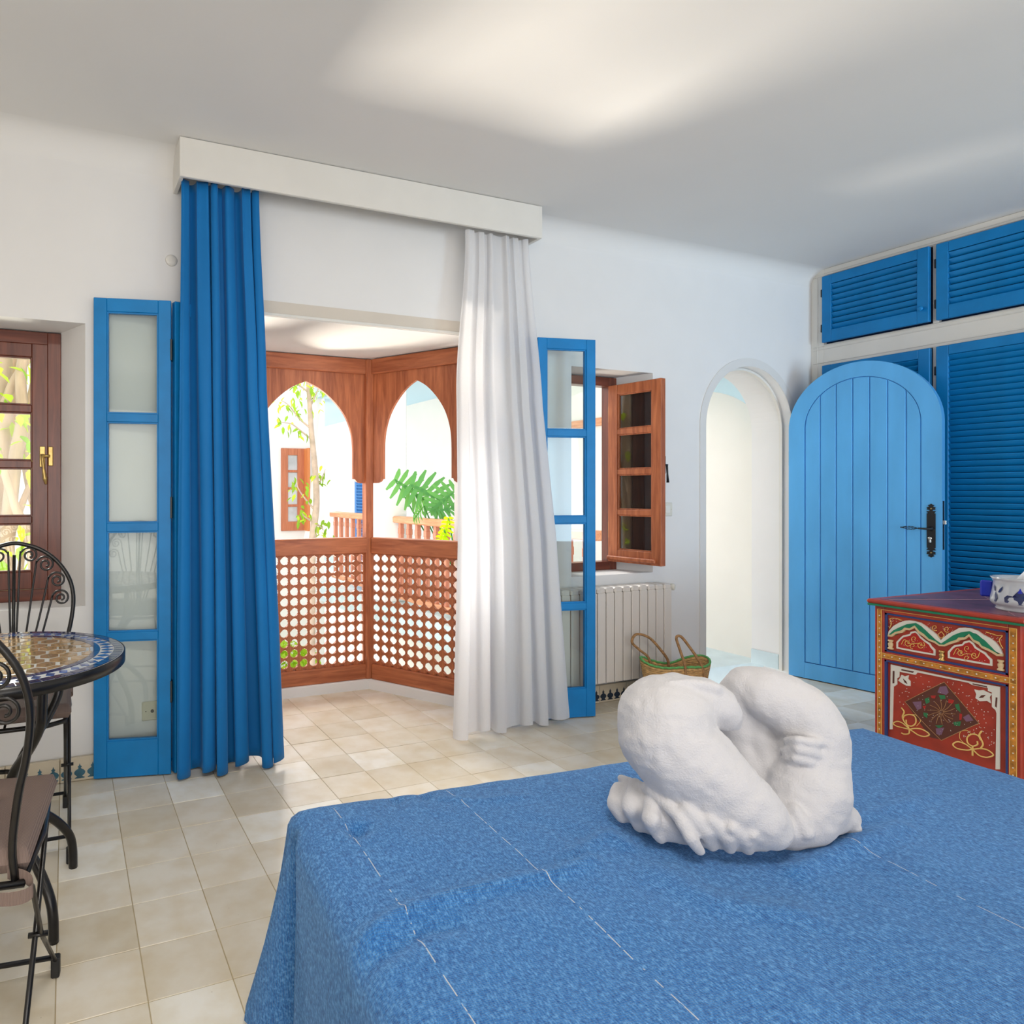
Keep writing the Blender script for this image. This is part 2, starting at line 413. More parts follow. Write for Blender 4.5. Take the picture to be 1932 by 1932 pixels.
# ------------------------------------------------------------------ BALCONY BAY (structure + wooden screens)
mb=MB()
mb.prism([(.56,3.28),(2.06,3.28),(1.74,3.86),(.90,3.86),(.56,3.28)],1.99,2.2)
o=mb.build('ceiling_bay',M_ceil); tag(o,'bright white soffit over the balcony bay','ceiling',kind='structure')
mb=MB()
def kerb(mb,A,B,w=.10,h=.058,off=-.02):
    A=Vector((A[0],A[1],0));B=Vector((B[0],B[1],0)); d=(B-A); L=d.length; a=math.atan2(d.y,d.x)
    mb.bbox(0,L,off,off+w,-.1,h,.004,T(A.x,A.y,0,a))
PL=[(.60,3.215),(.905,3.73),(1.70,3.73),(2.004,3.215)]
kerb(mb,PL[0],PL[1]); kerb(mb,PL[1],PL[2]); kerb(mb,PL[2],PL[3])
o=mb.build('trim_6',M_wall); tag(o,'low white kerb under the balcony screens','trim',kind='structure')

# lattice block mesh: turned knot with four spindle arms
def lattice_mesh():
    m=MB(); c=.0148
    oc=[(c,c*.45),(c*.45,c),(-c*.45,c),(-c,c*.45),(-c,-c*.45),(-c*.45,-c),(c*.45,-c),(c,-c*.45)]
    m.prism([(x*1.25,z*1.25) for x,z in oc],-.010,.010,'Y')
    prof=[(.013,.0095),(.0165,.0060),(.0190,.0098),(.0235,.0098),(.0262,.0058),(.030,.0085)]
    for k in range(4):
        M=Matrix.Rotation(k*PI/2,4,'Y')
        v=[];f=[]
        for (d,r) in prof:
            for q in range(6):
                a=PI/6+PI/3*q; v.append((d,r*math.cos(a),r*math.sin(a)))
        for i in range(len(prof)-1):
            for q in range(6): f.append([i*6+q,i*6+(q+1)%6,(i+1)*6+(q+1)%6,(i+1)*6+q])
        m.add(v,f,False,M)
    return m.mesh('lattice_block',M_wood)
ME_lat=lattice_mesh()
def screen(A,B,label,postB=True,postA=False,peak_s=None,half=.27,shift=.0,cols=None,lat0=None,inward=True):
    A=Vector((A[0],A[1],0));B=Vector((B[0],B[1],0)); d=B-A; L=d.length; a=math.atan2(d.y,d.x)
    root=empty('balcony_screen',(A.x,A.y,0.058),label,'screen','wooden screens of the balcony bay',rz=a)
    z0=.058
    def Z(z): return z-z0
    MB().bbox(.02,L,-.004,.05,Z(1.895),Z(1.985),.004).build('top_beam',M_woodh,root)
    MB().bbox(.02,L,-.012,.055,Z(.815),Z(.912),.005).build('handrail',M_woodh,root)
    MB().bbox(.02,L,-.004,.05,Z(.058),Z(.147),.004).build('bottom_rail',M_woodh,root)
    # pointed arch panel
    c=peak_s; zs=1.35; zp=1.828; n=22
    def hx(t):  # t 0..1 from spring to peak
        return t
    left=[];
    KN=[(1.0,1.35),(.995,1.455),(.96,1.54),(.85,1.625),(.69,1.692),(.47,1.755),(.25,1.800),(0,1.833)]
    for i in range(len(KN)-1):
        p0=KN[max(0,i-1)];p1=KN[i];p2=KN[i+1];p3=KN[min(len(KN)-1,i+2)]
        for q in range(4):
            t=q/4; cc=[.5*((2*p1[e])+(-p0[e]+p2[e])*t+(2*p0[e]-5*p1[e]+4*p2[e]-p3[e])*t*t+(-p0[e]+3*p1[e]-3*p2[e]+p3[e])*t**3) for e in (0,1)]
            left.append((c-half*cc[0],cc[1]))
    left.append((c,KN[-1][1]))
    pts=[(c-half,zs)]+left[1:]+[(c+(c-p[0]),p[1]) for p in left[:-1][::-1]]
    # keep pts inside panel
    P=[(max(.012,min(L-.012,x)),Z(z)) for x,z in pts]
    m=MB(); Q=[P[0]]
    for p in P[1:]:
        if p[0]>Q[-1][0]+1e-5: Q.append(p)
        else: Q[-1]=(Q[-1][0],max(Q[-1][1],p[1]))
    v=[];f=[];nn=len(Q);zt=Z(1.9)
    for y in (.014,.034):
        for x,z in Q: v.append((x,y,z))
        for x,z in Q: v.append((x,y,zt))
    for i in range(nn-1): f+=[[i,i+1,nn+i+1,nn+i],[2*nn+i+1,2*nn+i,3*nn+i,3*nn+i+1],[i+1,i,2*nn+i,2*nn+i+1]]
    m.add(v,f)
    # side drops with scalloped foot
    for sgn,xe,xp in ((1,0.0,Q[0][0]),(-1,L,Q[-1][0])):
        w=abs(xp-xe)
        if w<.015: continue
        pr_=[(xe,zt),(xp,zt),(xp,Z(1.262)),(xp-sgn*.010,Z(1.262)),(xp-sgn*min(w*.35,.022),Z(1.247)),(xp-sgn*min(w*.7,.045),Z(1.238)),(xe,Z(1.238))]
        m.prism(pr_ if sgn<0 else pr_[::-1],.014,.034,'Y')
    m.build('arch_panel',M_wood,root)
    # lattice
    x=lat0-(.06 if lat0>.065 else 0)
    row0=.755
    k=0
    while x<L-.012 and k<40:
        for r in range(-1,11):
            zc=row0-.06*r
            inst('lattice_block',ME_lat,root,Matrix.Translation((x,.022,Z(zc))))
        x+=.06; k+=1
    # lattice frame
    for fx in ((.0,.012) if L<.6 else (.022,.034),(L-.034,L-.022) if L>.6 else (L-.012,L)):
        MB().bbox(fx[0],fx[1],.010,.034,Z(.147),Z(.815),.002).build('lattice_frame',M_wood,root)
    if postB: MB().bbox(L-.024,L+.024,-.014,.05,Z(.058),Z(1.985),.004).build('post',M_wood,root)
    if postA: MB().bbox(-.024,.024,-.014,.05,Z(.058),Z(1.985),.004).build('post',M_wood,root)
    return root
screen((.905,3.73),(1.70,3.73),'red-brown wooden screen at the back of the bay, left of the corner post',True,False,peak_s=.397,half=.300,lat0=.055)
screen((1.700,3.73),(2.004,3.215),'narrow angled wooden screen on the right of the bay, beside the white curtain',False,False,peak_s=.322,half=.228,lat0=.070)
screen((.60,3.215),(.889,3.73),'narrow angled wooden screen on the left of the bay, behind the blue curtain',True,False,peak_s=.24,half=.232,lat0=.04)

# ------------------------------------------------------------------ PELMET
pel=empty('curtain_pelmet',(1.34,3.0,2.48),'long white boxed pelmet over the balcony opening','pelmet')
px0,px1=.432,2.255; PF=2.815
MB().bbox(px0-1.34,px1-1.34,PF-3.0,PF-3.0+.018,0,ZC-2.48-.002,.0025).build('front_board',M_cream,pel)
MB().bbox(px0-1.34,px0-1.34+.018,PF+.018-3.0,-.001,0,ZC-2.48-.002,.0015).build('end_board',M_cream,pel)
MB().bbox(px1-1.34-.018,px1-1.34,PF+.018-3.0,-.001,0,ZC-2.48-.002,.0015).build('end_board',M_cream,pel)
MB().tube([(px0-1.34+.03,-.10,.075),(px1-1.34-.03,-.10,.075)],.010,8).build('rod',M_chrome,pel)

# ------------------------------------------------------------------ CURTAINS
def curtain_mesh(xt0,xt1,xm0,xm1,xb0,xb1,zt,zb,yc,ycb,nf,amp_t,amp_b,seed,thick,mat,nu=260,nv=60,hem=.0):
    rnd=random.Random(seed)
    ph=[rnd.uniform(0,6.28) for _ in range(6)]
    def fn(a,b):
        # b 0 top .. 1 bottom
        z=zt+(zb-zt)*b
        if b<.35: k=b/.35; k=k*k*(3-2*k); x0=xt0+(xm0-xt0)*k; x1=xt1+(xm1-xt1)*k
        else: k=(b-.35)/.65; x0=xm0+(xb0-xm0)*k; x1=xm1+(xb1-xm1)*k
        # irregular fold phase
        s=a+ .030*math.sin(2*PI*a*2+ph[0])+.016*math.sin(2*PI*a*3.7+ph[1]+b*1.4)+.014*b*math.sin(2*PI*a*1.3+ph[2]+b*2)
        amp=amp_t+(amp_b-amp_t)*min(1,b*1.3)
        w=math.sin(2*PI*s*nf+ph[3]); w=math.copysign(abs(w)**.75,w)
        fine=.35*math.sin(2*PI*s*nf*2.3+ph[4])*max(0,1-b*2.2)+.10*math.sin(2*PI*s*nf*2+ph[5]+3*b)
        big=.35*math.sin(2*PI*s*nf/2.7+ph[5])
        y=yc+(ycb-yc)*min(1,b*1.6)+amp*(w+fine+big)*(1 if 0.015<a<.985 else .8)
        x=x0+(x1-x0)*a+ .35*amp*math.sin(4*PI*s*nf+ph[3])
        zz=z+(.012*math.sin(2*PI*s*nf/2+ph[1]) if b>.97 else 0)
        return (x,y,zz)
    m=MB(); m.grid(fn,nu,nv)
    return m
M_curt=simple('blue_curtain_cloth',(.003,.155,.44),.62,nscale=3,var=.06,spec=.25)
_b=M_curt.node_tree.nodes['Principled BSDF']; _b.inputs['Sheen Weight'].default_value=.25; _b.inputs['Sheen Tint'].default_value=(.3,.6,1,1)
cb=curtain_mesh(.452,.775,.447,.80,.438,.87,2.492,.018,2.880,2.852,5.2,.022,.050,3,.002,M_curt)
o=cb.build('curtain',M_curt); tag(o,'long bright blue pleated curtain at the left of the balcony opening','curtain')
md=o.modifiers.new('thick','SOLIDIFY'); md.thickness=.0025
# sheer
m,nt,b=newmat('sheer_white_voile'); nt.nodes.remove(b); out=nt.nodes['Material Output']
df=N(nt,'ShaderNodeBsdfDiffuse'); df.inputs[0].default_value=(.88,.88,.89,1); tl=N(nt,'ShaderNodeBsdfTranslucent'); tl.inputs[0].default_value=(.90,.90,.92,1)
tr=N(nt,'ShaderNodeBsdfTransparent'); mx=N(nt,'ShaderNodeMixShader'); mx.inputs[0].default_value=.38; mx2=N(nt,'ShaderNodeMixShader')
mx2.inputs[0].default_value=.10
wv=N(nt,'ShaderNodeTexNoise'); wv.inputs['Scale'].default_value=400; nt.links.new(coords(nt),wv.inputs['Vector'])
mr=N(nt,'ShaderNodeMapRange'); mr.inputs['To Min'].default_value=.0; mr.inputs['To Max'].default_value=.10; nt.links.new(wv.outputs['Fac'],mr.inputs['Value']); nt.links.new(mr.outputs[0],mx2.inputs[0])
nt.links.new(df.outputs[0],mx.inputs[1]); nt.links.new(tl.outputs[0],mx.inputs[2]); nt.links.new(mx.outputs[0],mx2.inputs[1]); nt.links.new(tr.outputs[0],mx2.inputs[2]); nt.links.new(mx2.outputs[0],out.inputs[0])
M_sheer=m
cw=curtain_mesh(1.835,2.215,1.752,2.262,1.708,2.375,2.485,.022,2.880,2.785,5.4,.012,.030,11,.001,M_sheer)
o=cw.build('curtain',M_sheer); tag(o,'long sheer white voile curtain at the right of the balcony opening','curtain')

# ------------------------------------------------------------------ BIFOLD GLAZED DOORS
def leaf_mesh(L):
    m=MB(); th=.032; zt=1.985
    m.bbox(0,.052,-th/2,th/2,.006,zt,.002); m.bbox(L-.052,L,-th/2,th/2,.006,zt,.002)
    zs=[(1.930,zt),(1.475,1.510),(1.022,1.057),(.571,.605),(.006,.155)]
    for a,b in zs: m.bbox(.052,L-.052,-th/2+.001,th/2-.001,a,b,.002)
    # glazing beads
    gz=[(1.510,1.930),(1.057,1.475),(.605,1.022),(.155,.571)]
    for a,b in gz:
        for (xa,xb,za,zb) in ((.052,.058,a,b),(L-.058,L-.052,a,b),(.058,L-.058,a,a+.006),(.058,L-.058,b-.006,b)):
            m.box(xa,xb,-.009,.009,za,zb)
    return m,gz
def bifold(name,segs,label):
    A0=segs[0][0]; root=empty(name,(A0[0],A0[1],0),label,'glazed door',kind='structure')
    for (A,B) in segs:
        d=Vector((B[0]-A[0],B[1]-A[1],0)); L=d.length; a=math.atan2(d.y,d.x)
        m,gz=leaf_mesh(L); M=Matrix.Translation((A[0]-A0[0],A[1]-A0[1],0))@Matrix.Rotation(a,4,'Z')
        o=m.build('leaf',M_blue,root); o.matrix_local=M
        for a_,b_ in gz:
            MB().box(.057,L-.057,-.002,.002,a_+.004,b_-.004).build('pane',M_glass,o)
        for z in (.35,1.12,1.78):
            MB().bbox(L-.003,L+.005,-.019,.012,z-.045,z+.045,.001).build('hinge',M_black,o)
    return root
bifold('door_2',[((.109,2.972),(.411,2.905)),((.420,2.905),(.722,2.985))],'blue folding glazed door leaves standing left of the blue curtain')
bifold('door_3',[((2.585,2.810),(2.262,2.872)),((2.255,2.872),(1.985,2.975))],'blue folding glazed door leaves standing right of the white curtain')

# ------------------------------------------------------------------ CASEMENT WINDOWS
M_shut=wood('maroon_shutter_wood',(.030,.008,.008),(.085,.024,.018),'Z',.4)
def casement(name,xa,xb,za,zb,y,open_,label,handle_side):
    root=empty(name,(xa,y,za),label,'window',kind='structure')
    W=xb-xa;H=zb-za; fw=.053
    MB().bbox(0,fw,-.02,.05,0,H,.002).bbox(W-fw,W,-.02,.05,0,H,.002).build('frame',M_wooddk,root)
    MB().bbox(fw,W-fw,-.02,.05,0,fw*.95,.002).bbox(fw,W-fw,-.02,.05,H-fw,H,.002).build('frame',M_wooddkh,root)
    sw=W-2*fw; sh=H-2*fw; st=.062
    col=M_wood if open_ else M_wooddk; colh=M_woodh if open_ else M_wooddkh  # closed sash gets the darker wood, so its backlit shade is in the colour
    m=MB(); m.bbox(0,st,-.02,.02,0,sh,.002).bbox(sw-st,sw,-.02,.02,0,sh,.002)
    rails=[(0,.075),(sh-.058,sh)]; gl0,gl1=.075,sh-.058; ph=(gl1-gl0-3*.032)/4
    pan=[]
    for k in range(4):
        a=gl0+k*(ph+.032); pan.append((a,a+ph))
        if k<3: rails.append((a+ph,a+ph+.032))
    for a,b in rails: m.bbox(st,sw-st,-.018,.018,a,b,.003)
    for a,b in pan:
        for q in ((st,st+.007,a,b),(sw-st-.007,sw-st,a,b),(st+.007,sw-st-.007,a,a+.007),(st+.007,sw-st-.007,b-.007,b)): m.bbox(q[0],q[1],-.012,.012,q[2],q[3],.0015)
    if open_: 
        m.bbox(.0,sw-.03,-.036,-.018,.012,.036,.005)
    s=m.build('sash',col,root)
    # sash local: x from hinge; 
    if open_: s.matrix_local=T(W-fw+.004,-.018,fw,open_)       # hinged on the right side, swung into the room
    else: s.matrix_local=T(fw,-.004,fw)
    for a,b in pan: MB().box(st+.004,sw-st-.004,-.002,.002,a+.003,b-.003).build('pane',M_glass,s)
    if not open_:
        h=MB(); hx,hz=sw-.020,sh*.535
        h.bbox(hx-.012,hx+.010,-.026,-.020,hz-.04,hz+.05,.002)
        h.bbox(hx+.022,hx+.042,-.026,-.018,hz-.035,hz+.050,.003)
        h.tube([(hx+.03,-.034,hz+.008),(hx,-.034,hz+.008)],.006,8)
        h.tube([(hx,-.032,hz+.015),(hx,-.036,hz-.01),(hx+.004,-.040,hz-.05),(hx+.010,-.042,hz-.09),(hx+.013,-.042,hz-.115)],[.009,.007,.006,.0095,.004],8)
        h.build('handle',M_brass,s)
    else:
        h=MB(); hx,hz=sw-.012,sh*.54
        h.bbox(hx-.010,hx+.010,.020,.026,hz-.05,hz+.05,.002).tube([(hx,.024,hz),(hx,.055,hz)],.005,8).tube([(hx-.002,.052,hz),(hx,.054,hz-.05),(hx+.004,.053,hz-.10)],[.006,.005,.008],8)
        h.build('handle',M_black,s)
        for k in range(3):
            MB().bbox(st-.006+k*(sw-2*st+.012)/3+.001,st-.006+(k+1)*(sw-2*st+.012)/3-.001,.022,.034,.05,sh-.04,.002).build('shutter_board',M_shut,s)
        for z in (.14,sh-.22):
            MB().bbox(-.012,-.002,-.006,.010,z,z+.10,.002).build('hinge',M_brass,s)
    return root
casement('window_1',-.50,-.02,W1[2],W1[3]-.005,3.235,0,'wooden casement window, backlit shade put into its colour, in the deep recess behind the dining table','r')
casement('window_2',2.655,3.115,W2[2],W2[3]-.005,3.215,math.radians(-82),'red wooden casement window with its sash swung open above the radiator','r')

# ------------------------------------------------------------------ ARCHED BLUE DOOR
A=Vector((4.345,2.965,0)); dirn=Vector((.185,-.983,0)).normalized(); ang=math.atan2(dirn.y,dirn.x)
door=empty('door_1',(A.x,A.y,.006),'arched blue plank door standing open against the wardrobe','door',kind='structure',rz=ang)
DW=.768; Rr=DW/2; SP=1.575
Y0,Y1=-.022,.022     # local y: +y is towards the wardrobe, -y faces the room
Y0,Y1=-.022,.022
def arcpts(c,r,zs,n=36): return [(c-r*math.cos(PI*i/n),zs+r*math.sin(PI*i/n)) for i in range(n+1)]
# frame ring
ri=.294; cI=.384
outer=[(0,0)]+arcpts(Rr,Rr,SP)+[(DW,0)]
inner=[(cI-ri,.10)]+arcpts(cI,ri,SP)+[(cI+ri,.10)]
m=MB(); n=len(outer)
v=[(x,Y0,z) for x,z in outer]+[(x,Y0,z) for x,z in inner]+[(x,Y1,z) for x,z in outer]+[(x,Y1,z) for x,z in inner]; f=[]
for i in range(n-1):
    f+=[[i,n+i,n+i+1,i+1],[2*n+i,2*n+i+1,3*n+i+1,3*n+i],[i,i+1,2*n+i+1,2*n+i],[n+i,3*n+i,3*n+i+1,n+i+1]]
m.add(v,f)
m.box(0,DW,Y0,Y1,0,.0); m.v=m.v; m.bbox(cI-ri,cI+ri,Y0,Y1,0,.098,.001)
m.prism([(0,0),(cI-ri,0),(cI-ri,.10),(0,.0001)],Y0,Y1,'Y'); m.prism([(cI+ri,0),(DW,0),(DW,.0001),(cI+ri,.10)],Y0,Y1,'Y')
m.build('frame',M_bluedoor,door)
pb=[cI-ri+.002,.177,.263,.349,.434,.521,.608,cI+ri-.002]
for k in range(7):
    a,b=pb[k]+.002,pb[k+1]-.002
    def zt(x): return SP+math.sqrt(max(0,(ri-.003)**2-(x-cI)**2))
    top=[(b+(a-b)*i/6, zt(b+(a-b)*i/6)) for i in range(7)]
    fa=.003
    pts=[(a,.102),(b,.102)]+top
    m=MB(); m.prism(pts,Y0+.003+fa,Y1-.004,'Y')
    ins=[(a+fa,.102+fa),(b-fa,.102+fa)]+[(min(max(x,a+fa),b-fa),z-fa) for x,z in top]
    # chamfered face
    vv=[(x,Y0+.003+fa,z) for x,z in pts]+[(x,Y0+.002,z) for x,z in ins]; nn=len(pts)
    m.add(vv,[[nn+i for i in range(nn)]]+[[i,(i+1)%nn,nn+(i+1)%nn,nn+i] for i in range(nn)])
    m.build('plank',M_bluedoor,door)
MB().prism([(cI-ri,.1)]+arcpts(cI,ri,SP)+[(cI+ri,.1)],Y0+.010,Y0+.011,'Y').build('backing',M_bluedoor,door)
# escutcheon plate with ornate ends, lever, cylinder
pc=.722
def crown(s):  # s=+1 top, -1 bottom; profile around centre
    return [(.019,0),(.019,.012),(.013,.013),(.021,.024),(.006,.026),(.008,.031),(.019,.033),(.017,.040),(.020,.046),(.008,.050),(.015,.057),(.004,.062),(0,.066)]
R_=[];
zt0,zb0=1.048,.880
pr_=[(pc+x,zt0+z) for x,z in crown(1)]+[(pc-x,zt0+z) for x,z in crown(1)[::-1][1:]]+[(pc-x,zb0-z) for x,z in crown(1)]+[(pc+x,zb0-z) for x,z in crown(1)[::-1][1:]]
MB().prism(pr_[::-1],Y0-.004,Y0,'Y').build('lock_plate',M_black,door)
# lever
m=MB(); LY=Y0-.045; hz=.975
m.lathe([(.012,0),(.012,.008),(.007,.012),(.006,.045)],12,M=T(pc,Y0-.004,hz,0,PI/2))
m.tube([(pc,LY,hz),(pc-.045,LY,hz+.001)],[.006,.0045],8)
for k in range(5):
    m.tube([(pc-.045-.075*t, LY+.0105*math.sin(PI*t)*math.cos(2*PI*(k/5+.55*t)), hz+.001+.010*math.sin(PI*t)*math.sin(2*PI*(k/5+.55*t))+.003*t) for t in [i/14 for i in range(15)]],.0014,5)
m.blob((pc-.122,LY,hz+.004),.004,8)
m.build('lever',M_black,door)
MB().lathe([(.0085,0),(.0085,.006)],16,M=T(pc-.004,Y0-.004,.922,0,PI/2)).bbox(pc-.009,pc+.001,Y0-.009,Y0-.004,.898,.920,.001).build('lock_cylinder',M_chrome,door)
for z in (1.086,.842): MB().blob((pc,Y0-.0045,z),.0045,8).build('screw',M_brass,door)
MB().bbox(DW,DW+.013,-.007,.007,1.0,1.022,.001).build('latch',M_chrome,door)
MB().bbox(DW-.001,DW+.001,-.012,.012,.86,1.13,.0005).build('latch_plate',M_black,door)
for z in (.30,1.35): MB().tube([(-.004,0,z),(-.004,0,z+.09)],.006,8).build('hinge',M_black,door)

# ------------------------------------------------------------------ FITTED WARDROBE
ward=empty('fitted_wardrobe',(4.60,2.3,0),'built-in wardrobe with blue louvred doors in a cream frame along the right wall','wardrobe')
def WB(m,y0,y1,z0,z1,x0=0,x1=.03,b=.002): return m.bbox(x0,x1,y0-2.3,y1-2.3,z0,z1,b)
XF=-.018
dw=.595; gap=.035
cols=[2.912-k*(dw+.030) for k in range(4)]   # left (far) edge of every door
m=MB()
WB(m,2.918,3.0,0,ZC-.001); 
yend=cols[-1]-dw
WB(m,yend-.05,2.918,2.592,ZC-.001); WB(m,yend-.05,2.918,2.012,2.150); WB(m,yend-.05,2.918,0,.10)
for c in cols: WB(m,c-dw-.029,c-dw,.10,2.012); WB(m,c-dw-.029,c-dw,2.15,2.592)
m.build('frame',M_cream,ward)
m=MB()
WB(m,yend,2.985,2.138,2.144,-.006,0,.001); WB(m,yend,2.985,2.118,2.122,-.004,0,.001); WB(m,yend,2.985,2.030,2.036,-.006,0,.001); WB(m,yend,2.985,2.598,2.602,-.006,0,.001)
WB(m,yend,2.985,2.612,2.615,-.004,0,.001); WB(m,2.955,2.959,.1,2.6,-.004,0,.001)
m.build('moulding',M_cream,ward)
WB(MB(),yend-.05,3.0,0,ZC-.01,.05,.50).build('carcass',M_cream,ward)
WB(MB(),yend-.05,3.0,.1,2.6,.045,.049).build('back_lining',simple('dark_blue_inside',(.002,.02,.08),.8),ward)
M_blue2=M_blue
slatL=dw-2*.058
def slat_me(L): 
    m=MB(); m.bbox(-.0035,.0035,-L/2,L/2,-.0175,.0175,.0012,Matrix.Rotation(math.radians(-38),4,'Y')); return m.mesh('slat',M_blue2)
ME_s=slat_me(slatL)
def wdoor(yl,z0,z1,pitch,ztop,zbot,knob,ajar=0):
    d=MB(); x0,x1=-.030,-.004
    H=z1-z0
    d.bbox(x0,x1,-.058,0,0,H,.0025).bbox(x0,x1,-dw,-dw+.058,0,H,.0025).bbox(x0,x1,-dw+.058,-.058,ztop,H,.0025).bbox(x0,x1,-dw+.058,-.058,0,zbot,.0025)
    o=d.build('door',M_blue2,ward); o.matrix_local=T(0,yl-2.3,z0,ajar)
    n=int((ztop-zbot)/pitch)
    p=(ztop-zbot)/n
    for k in range(n):
        inst('slat',ME_s,o,Matrix.Translation((-.016,-dw/2,zbot+p*(k+.5))))
    for z in (.07,H-.13) if H<1 else (.10,H*.5,H-.16):
        MB().bbox(-.024,-.008,-.002,.012,z,z+.05,.002).build('hinge',M_black,o)
    if knob:
        MB().lathe([(.006,0),(.006,.012),(.014,.018),(.015,.026),(.008,.031)],14,M=T(-.030,-dw+.030,knob,0,0,-PI/2)).build('knob',M_blue2,o)
    return o
for i,c in enumerate(cols):
    wdoor(c,2.158,2.588,.0345,.372,.075,.078 if i==0 else (.078 if i!=1 else 0),ajar=math.radians(-.9) if i==0 else 0)
    wdoor(c,.112,2.008,.033,1.842,.12,1.0 if i>1 else 0)

# ------------------------------------------------------------------ RADIATOR
rad=empty('radiator',(2.79,2.93,.14),'cream ribbed radiator under the open wooden window','radiator')
def radsec():
    m=MB()
    prof=[(-.0285,-.045),(.0285,-.045),(.0285,.045),(-.0285,.045)]
    m.bbox(-.0275,.0275,-.048,-.038,0,.492,.003)
    m.bbox(-.0275,.0275,-.048,.048,.487,.520,.008)
    m.bbox(-.012,.012,-.040,.040,.02,.50,.002)
    m.bbox(-.0275,.0275,.038,.048,.0,.49,.002)
    m.bbox(-.028,.028,-.030,.030,.02,.06,.004).bbox(-.028,.028,-.030,.030,.44,.48,.004)
    return m.mesh('section',M_radiator)
ME_r=radsec()
for k in range(14): inst('section',ME_r,rad,Matrix.Translation((-.385+.0605*k,0,0)))
m=MB(); m.bbox(-.42,.43,.040,.046,.01,.48,.002); m.build('backing',M_slot,rad)
m=MB(); m.tube([(.43,0,.49),(.475,0,.49)],.012,10); m.build('pipe',M_brass,rad)
m=MB(); m.lathe([(.014,0),(.019,.004),(.020,.022),(.015,.028)],14,M=T(.462,-.004,.495,.5,PI/2)); m.build('valve',M_plastic,rad)
m=MB(); m.bbox(-.3,-.28,.04,.068,.3,.33,.002).bbox(.3,.32,.04,.068,.3,.33,.002).build('bracket',M_slot,rad)

# ------------------------------------------------------------------ switch, socket, cap
s=empty('light_switch',(3.306,3.0,1.082),'ivory light switch on the wall right of the open sash','switch')
MB().bbox(-.040,.040,-.010,0,-.040,.040,.003).build('plate',M_plastic,s); MB().bbox(-.018,.018,-.014,-.009,-.022,.022,.002).build('rocker',simple('rocker_plastic',(.80,.79,.74),.35),s)
for x in (-.03,.03): MB().blob((x,-.010,0),.0022,6).build('screw',M_brass,s)
s=empty('wall_socket',(.343,3.0,.248),'cream television socket on the wall behind the left glazed door','socket')
MB().bbox(-.042,.042,-.011,0,-.040,.040,.003).build('plate',simple('cream_socket_plastic',(.70,.66,.52),.4),s)
m=MB(); m.lathe([(.007,0),(.007,.004),(.003,.004)],12,M=T(0,-.011,0,0,PI/2)); m.build('jack',M_slot,s)
for x in (-.026,.026): MB().blob((x,-.0105,0),.0025,6).build('screw',M_slot,s)
m=MB(); m.lathe([(.026,0),(.024,.004),(.012,.007),(.001,.008)],18,M=T(.425,3.0,2.19,0,PI/2)); o=m.build('round_disc',M_cream); tag(o,'small round cream disc on the wall left of the blue curtain','disc')

# ------------------------------------------------------------------ BASKET
M_straw=simple('woven_palm_straw',(.55,.34,.14),.8,nscale=55,var=.45,bstr=.8,bdist=.004,stretch=(1,1,2.6))
M_rope=simple('twisted_rope',(.36,.20,.085),.8,nscale=80,var=.4,bstr=.6,bdist=.003)
M_green=simple('green_yarn',(.13,.42,.13),.85,nscale=90,var=.3,bstr=.5,bdist=.003)
bk=empty('basket',(3.04,2.70,0),'woven straw basket with green rim and rope handles by the radiator','basket',rz=math.radians(-16))
def bk_r(t,a):   # t 0 bottom..1 rim
    rx=.125+.055*t; ry=.085+.020*t
    sq=1+.05*math.cos(2*a)
    pinch=(1-.30*t*math.exp(-((math.cos(a))/.45)**2)*(1 if math.sin(a)>0 else .55))
    return rx*math.cos(a)*sq, ry*math.sin(a)*pinch
def bk_z(t,a): return .005+.262*t + .016*t*math.cos(2*a)+.010*t*math.sin(3*a)
nring=22
m=MB()
for k in range(nring):
    pts=[]
    for i in range(49):
        a=2*PI*i/48; x,y=bk_r(k/nring,a); pts.append((x,y,bk_z(k/nring,a)))
    m.tube(pts,.0068,6,cap=False,flat=1.15)
m.grid(lambda a,b:(bk_r(b,2*PI*a)[0]*.97,bk_r(b,2*PI*a)[1]*.97,bk_z(b,2*PI*a)),48,8)
m.add([(bk_r(0,2*PI*i/24)[0],bk_r(0,2*PI*i/24)[1],.006) for i in range(24)],[list(range(24))])
m.build('body',M_straw,bk)
MB().tube([(bk_r(1,2*PI*i/60)[0],bk_r(1,2*PI*i/60)[1],bk_z(1,2*PI*i/60)+.003+.0015*math.sin(i*3.1)) for i in range(61)],.0062,8,cap=False).build('rim',M_green,bk)
def hnd(pts): MB().tube(cr(pts,8),.0072,8).build('handle',M_rope,bk)
def cr(pts,n=6):
    P=[Vector(p) for p in pts]; P=[P[0]*2-P[1]]+P+[P[-1]*2-P[-2]]; out=[]
    for i in range(1,len(P)-2):
        for k in range(n):
            t=k/n; a,b,c,d=P[i-1],P[i],P[i+1],P[i+2]
            out.append(.5*((2*b)+(-a+c)*t+(2*a-5*b+4*c-d)*t*t+(-a+3*b-3*c+d)*t**3))
    out.append(P[-2]); return out
hnd([(-.10,.055,0.220),(-.11,.075,0.280),(-.155,.085,0.320),(-.20,.080,0.365),(-.17,.085,0.405),(-.10,.080,0.385),(-.04,.070,0.320),(-.005,.060,0.265),(0,.058,0.210)])
hnd([(.00,-.085,0.190),(-.005,-.095,0.270),(-.02,-.075,0.350),(-.025,-.05,0.410),(.005,-.045,0.415),(.045,-.060,0.360),(.085,-.080,0.290),(.105,-.088,0.230),(.11,-.086,0.190)])

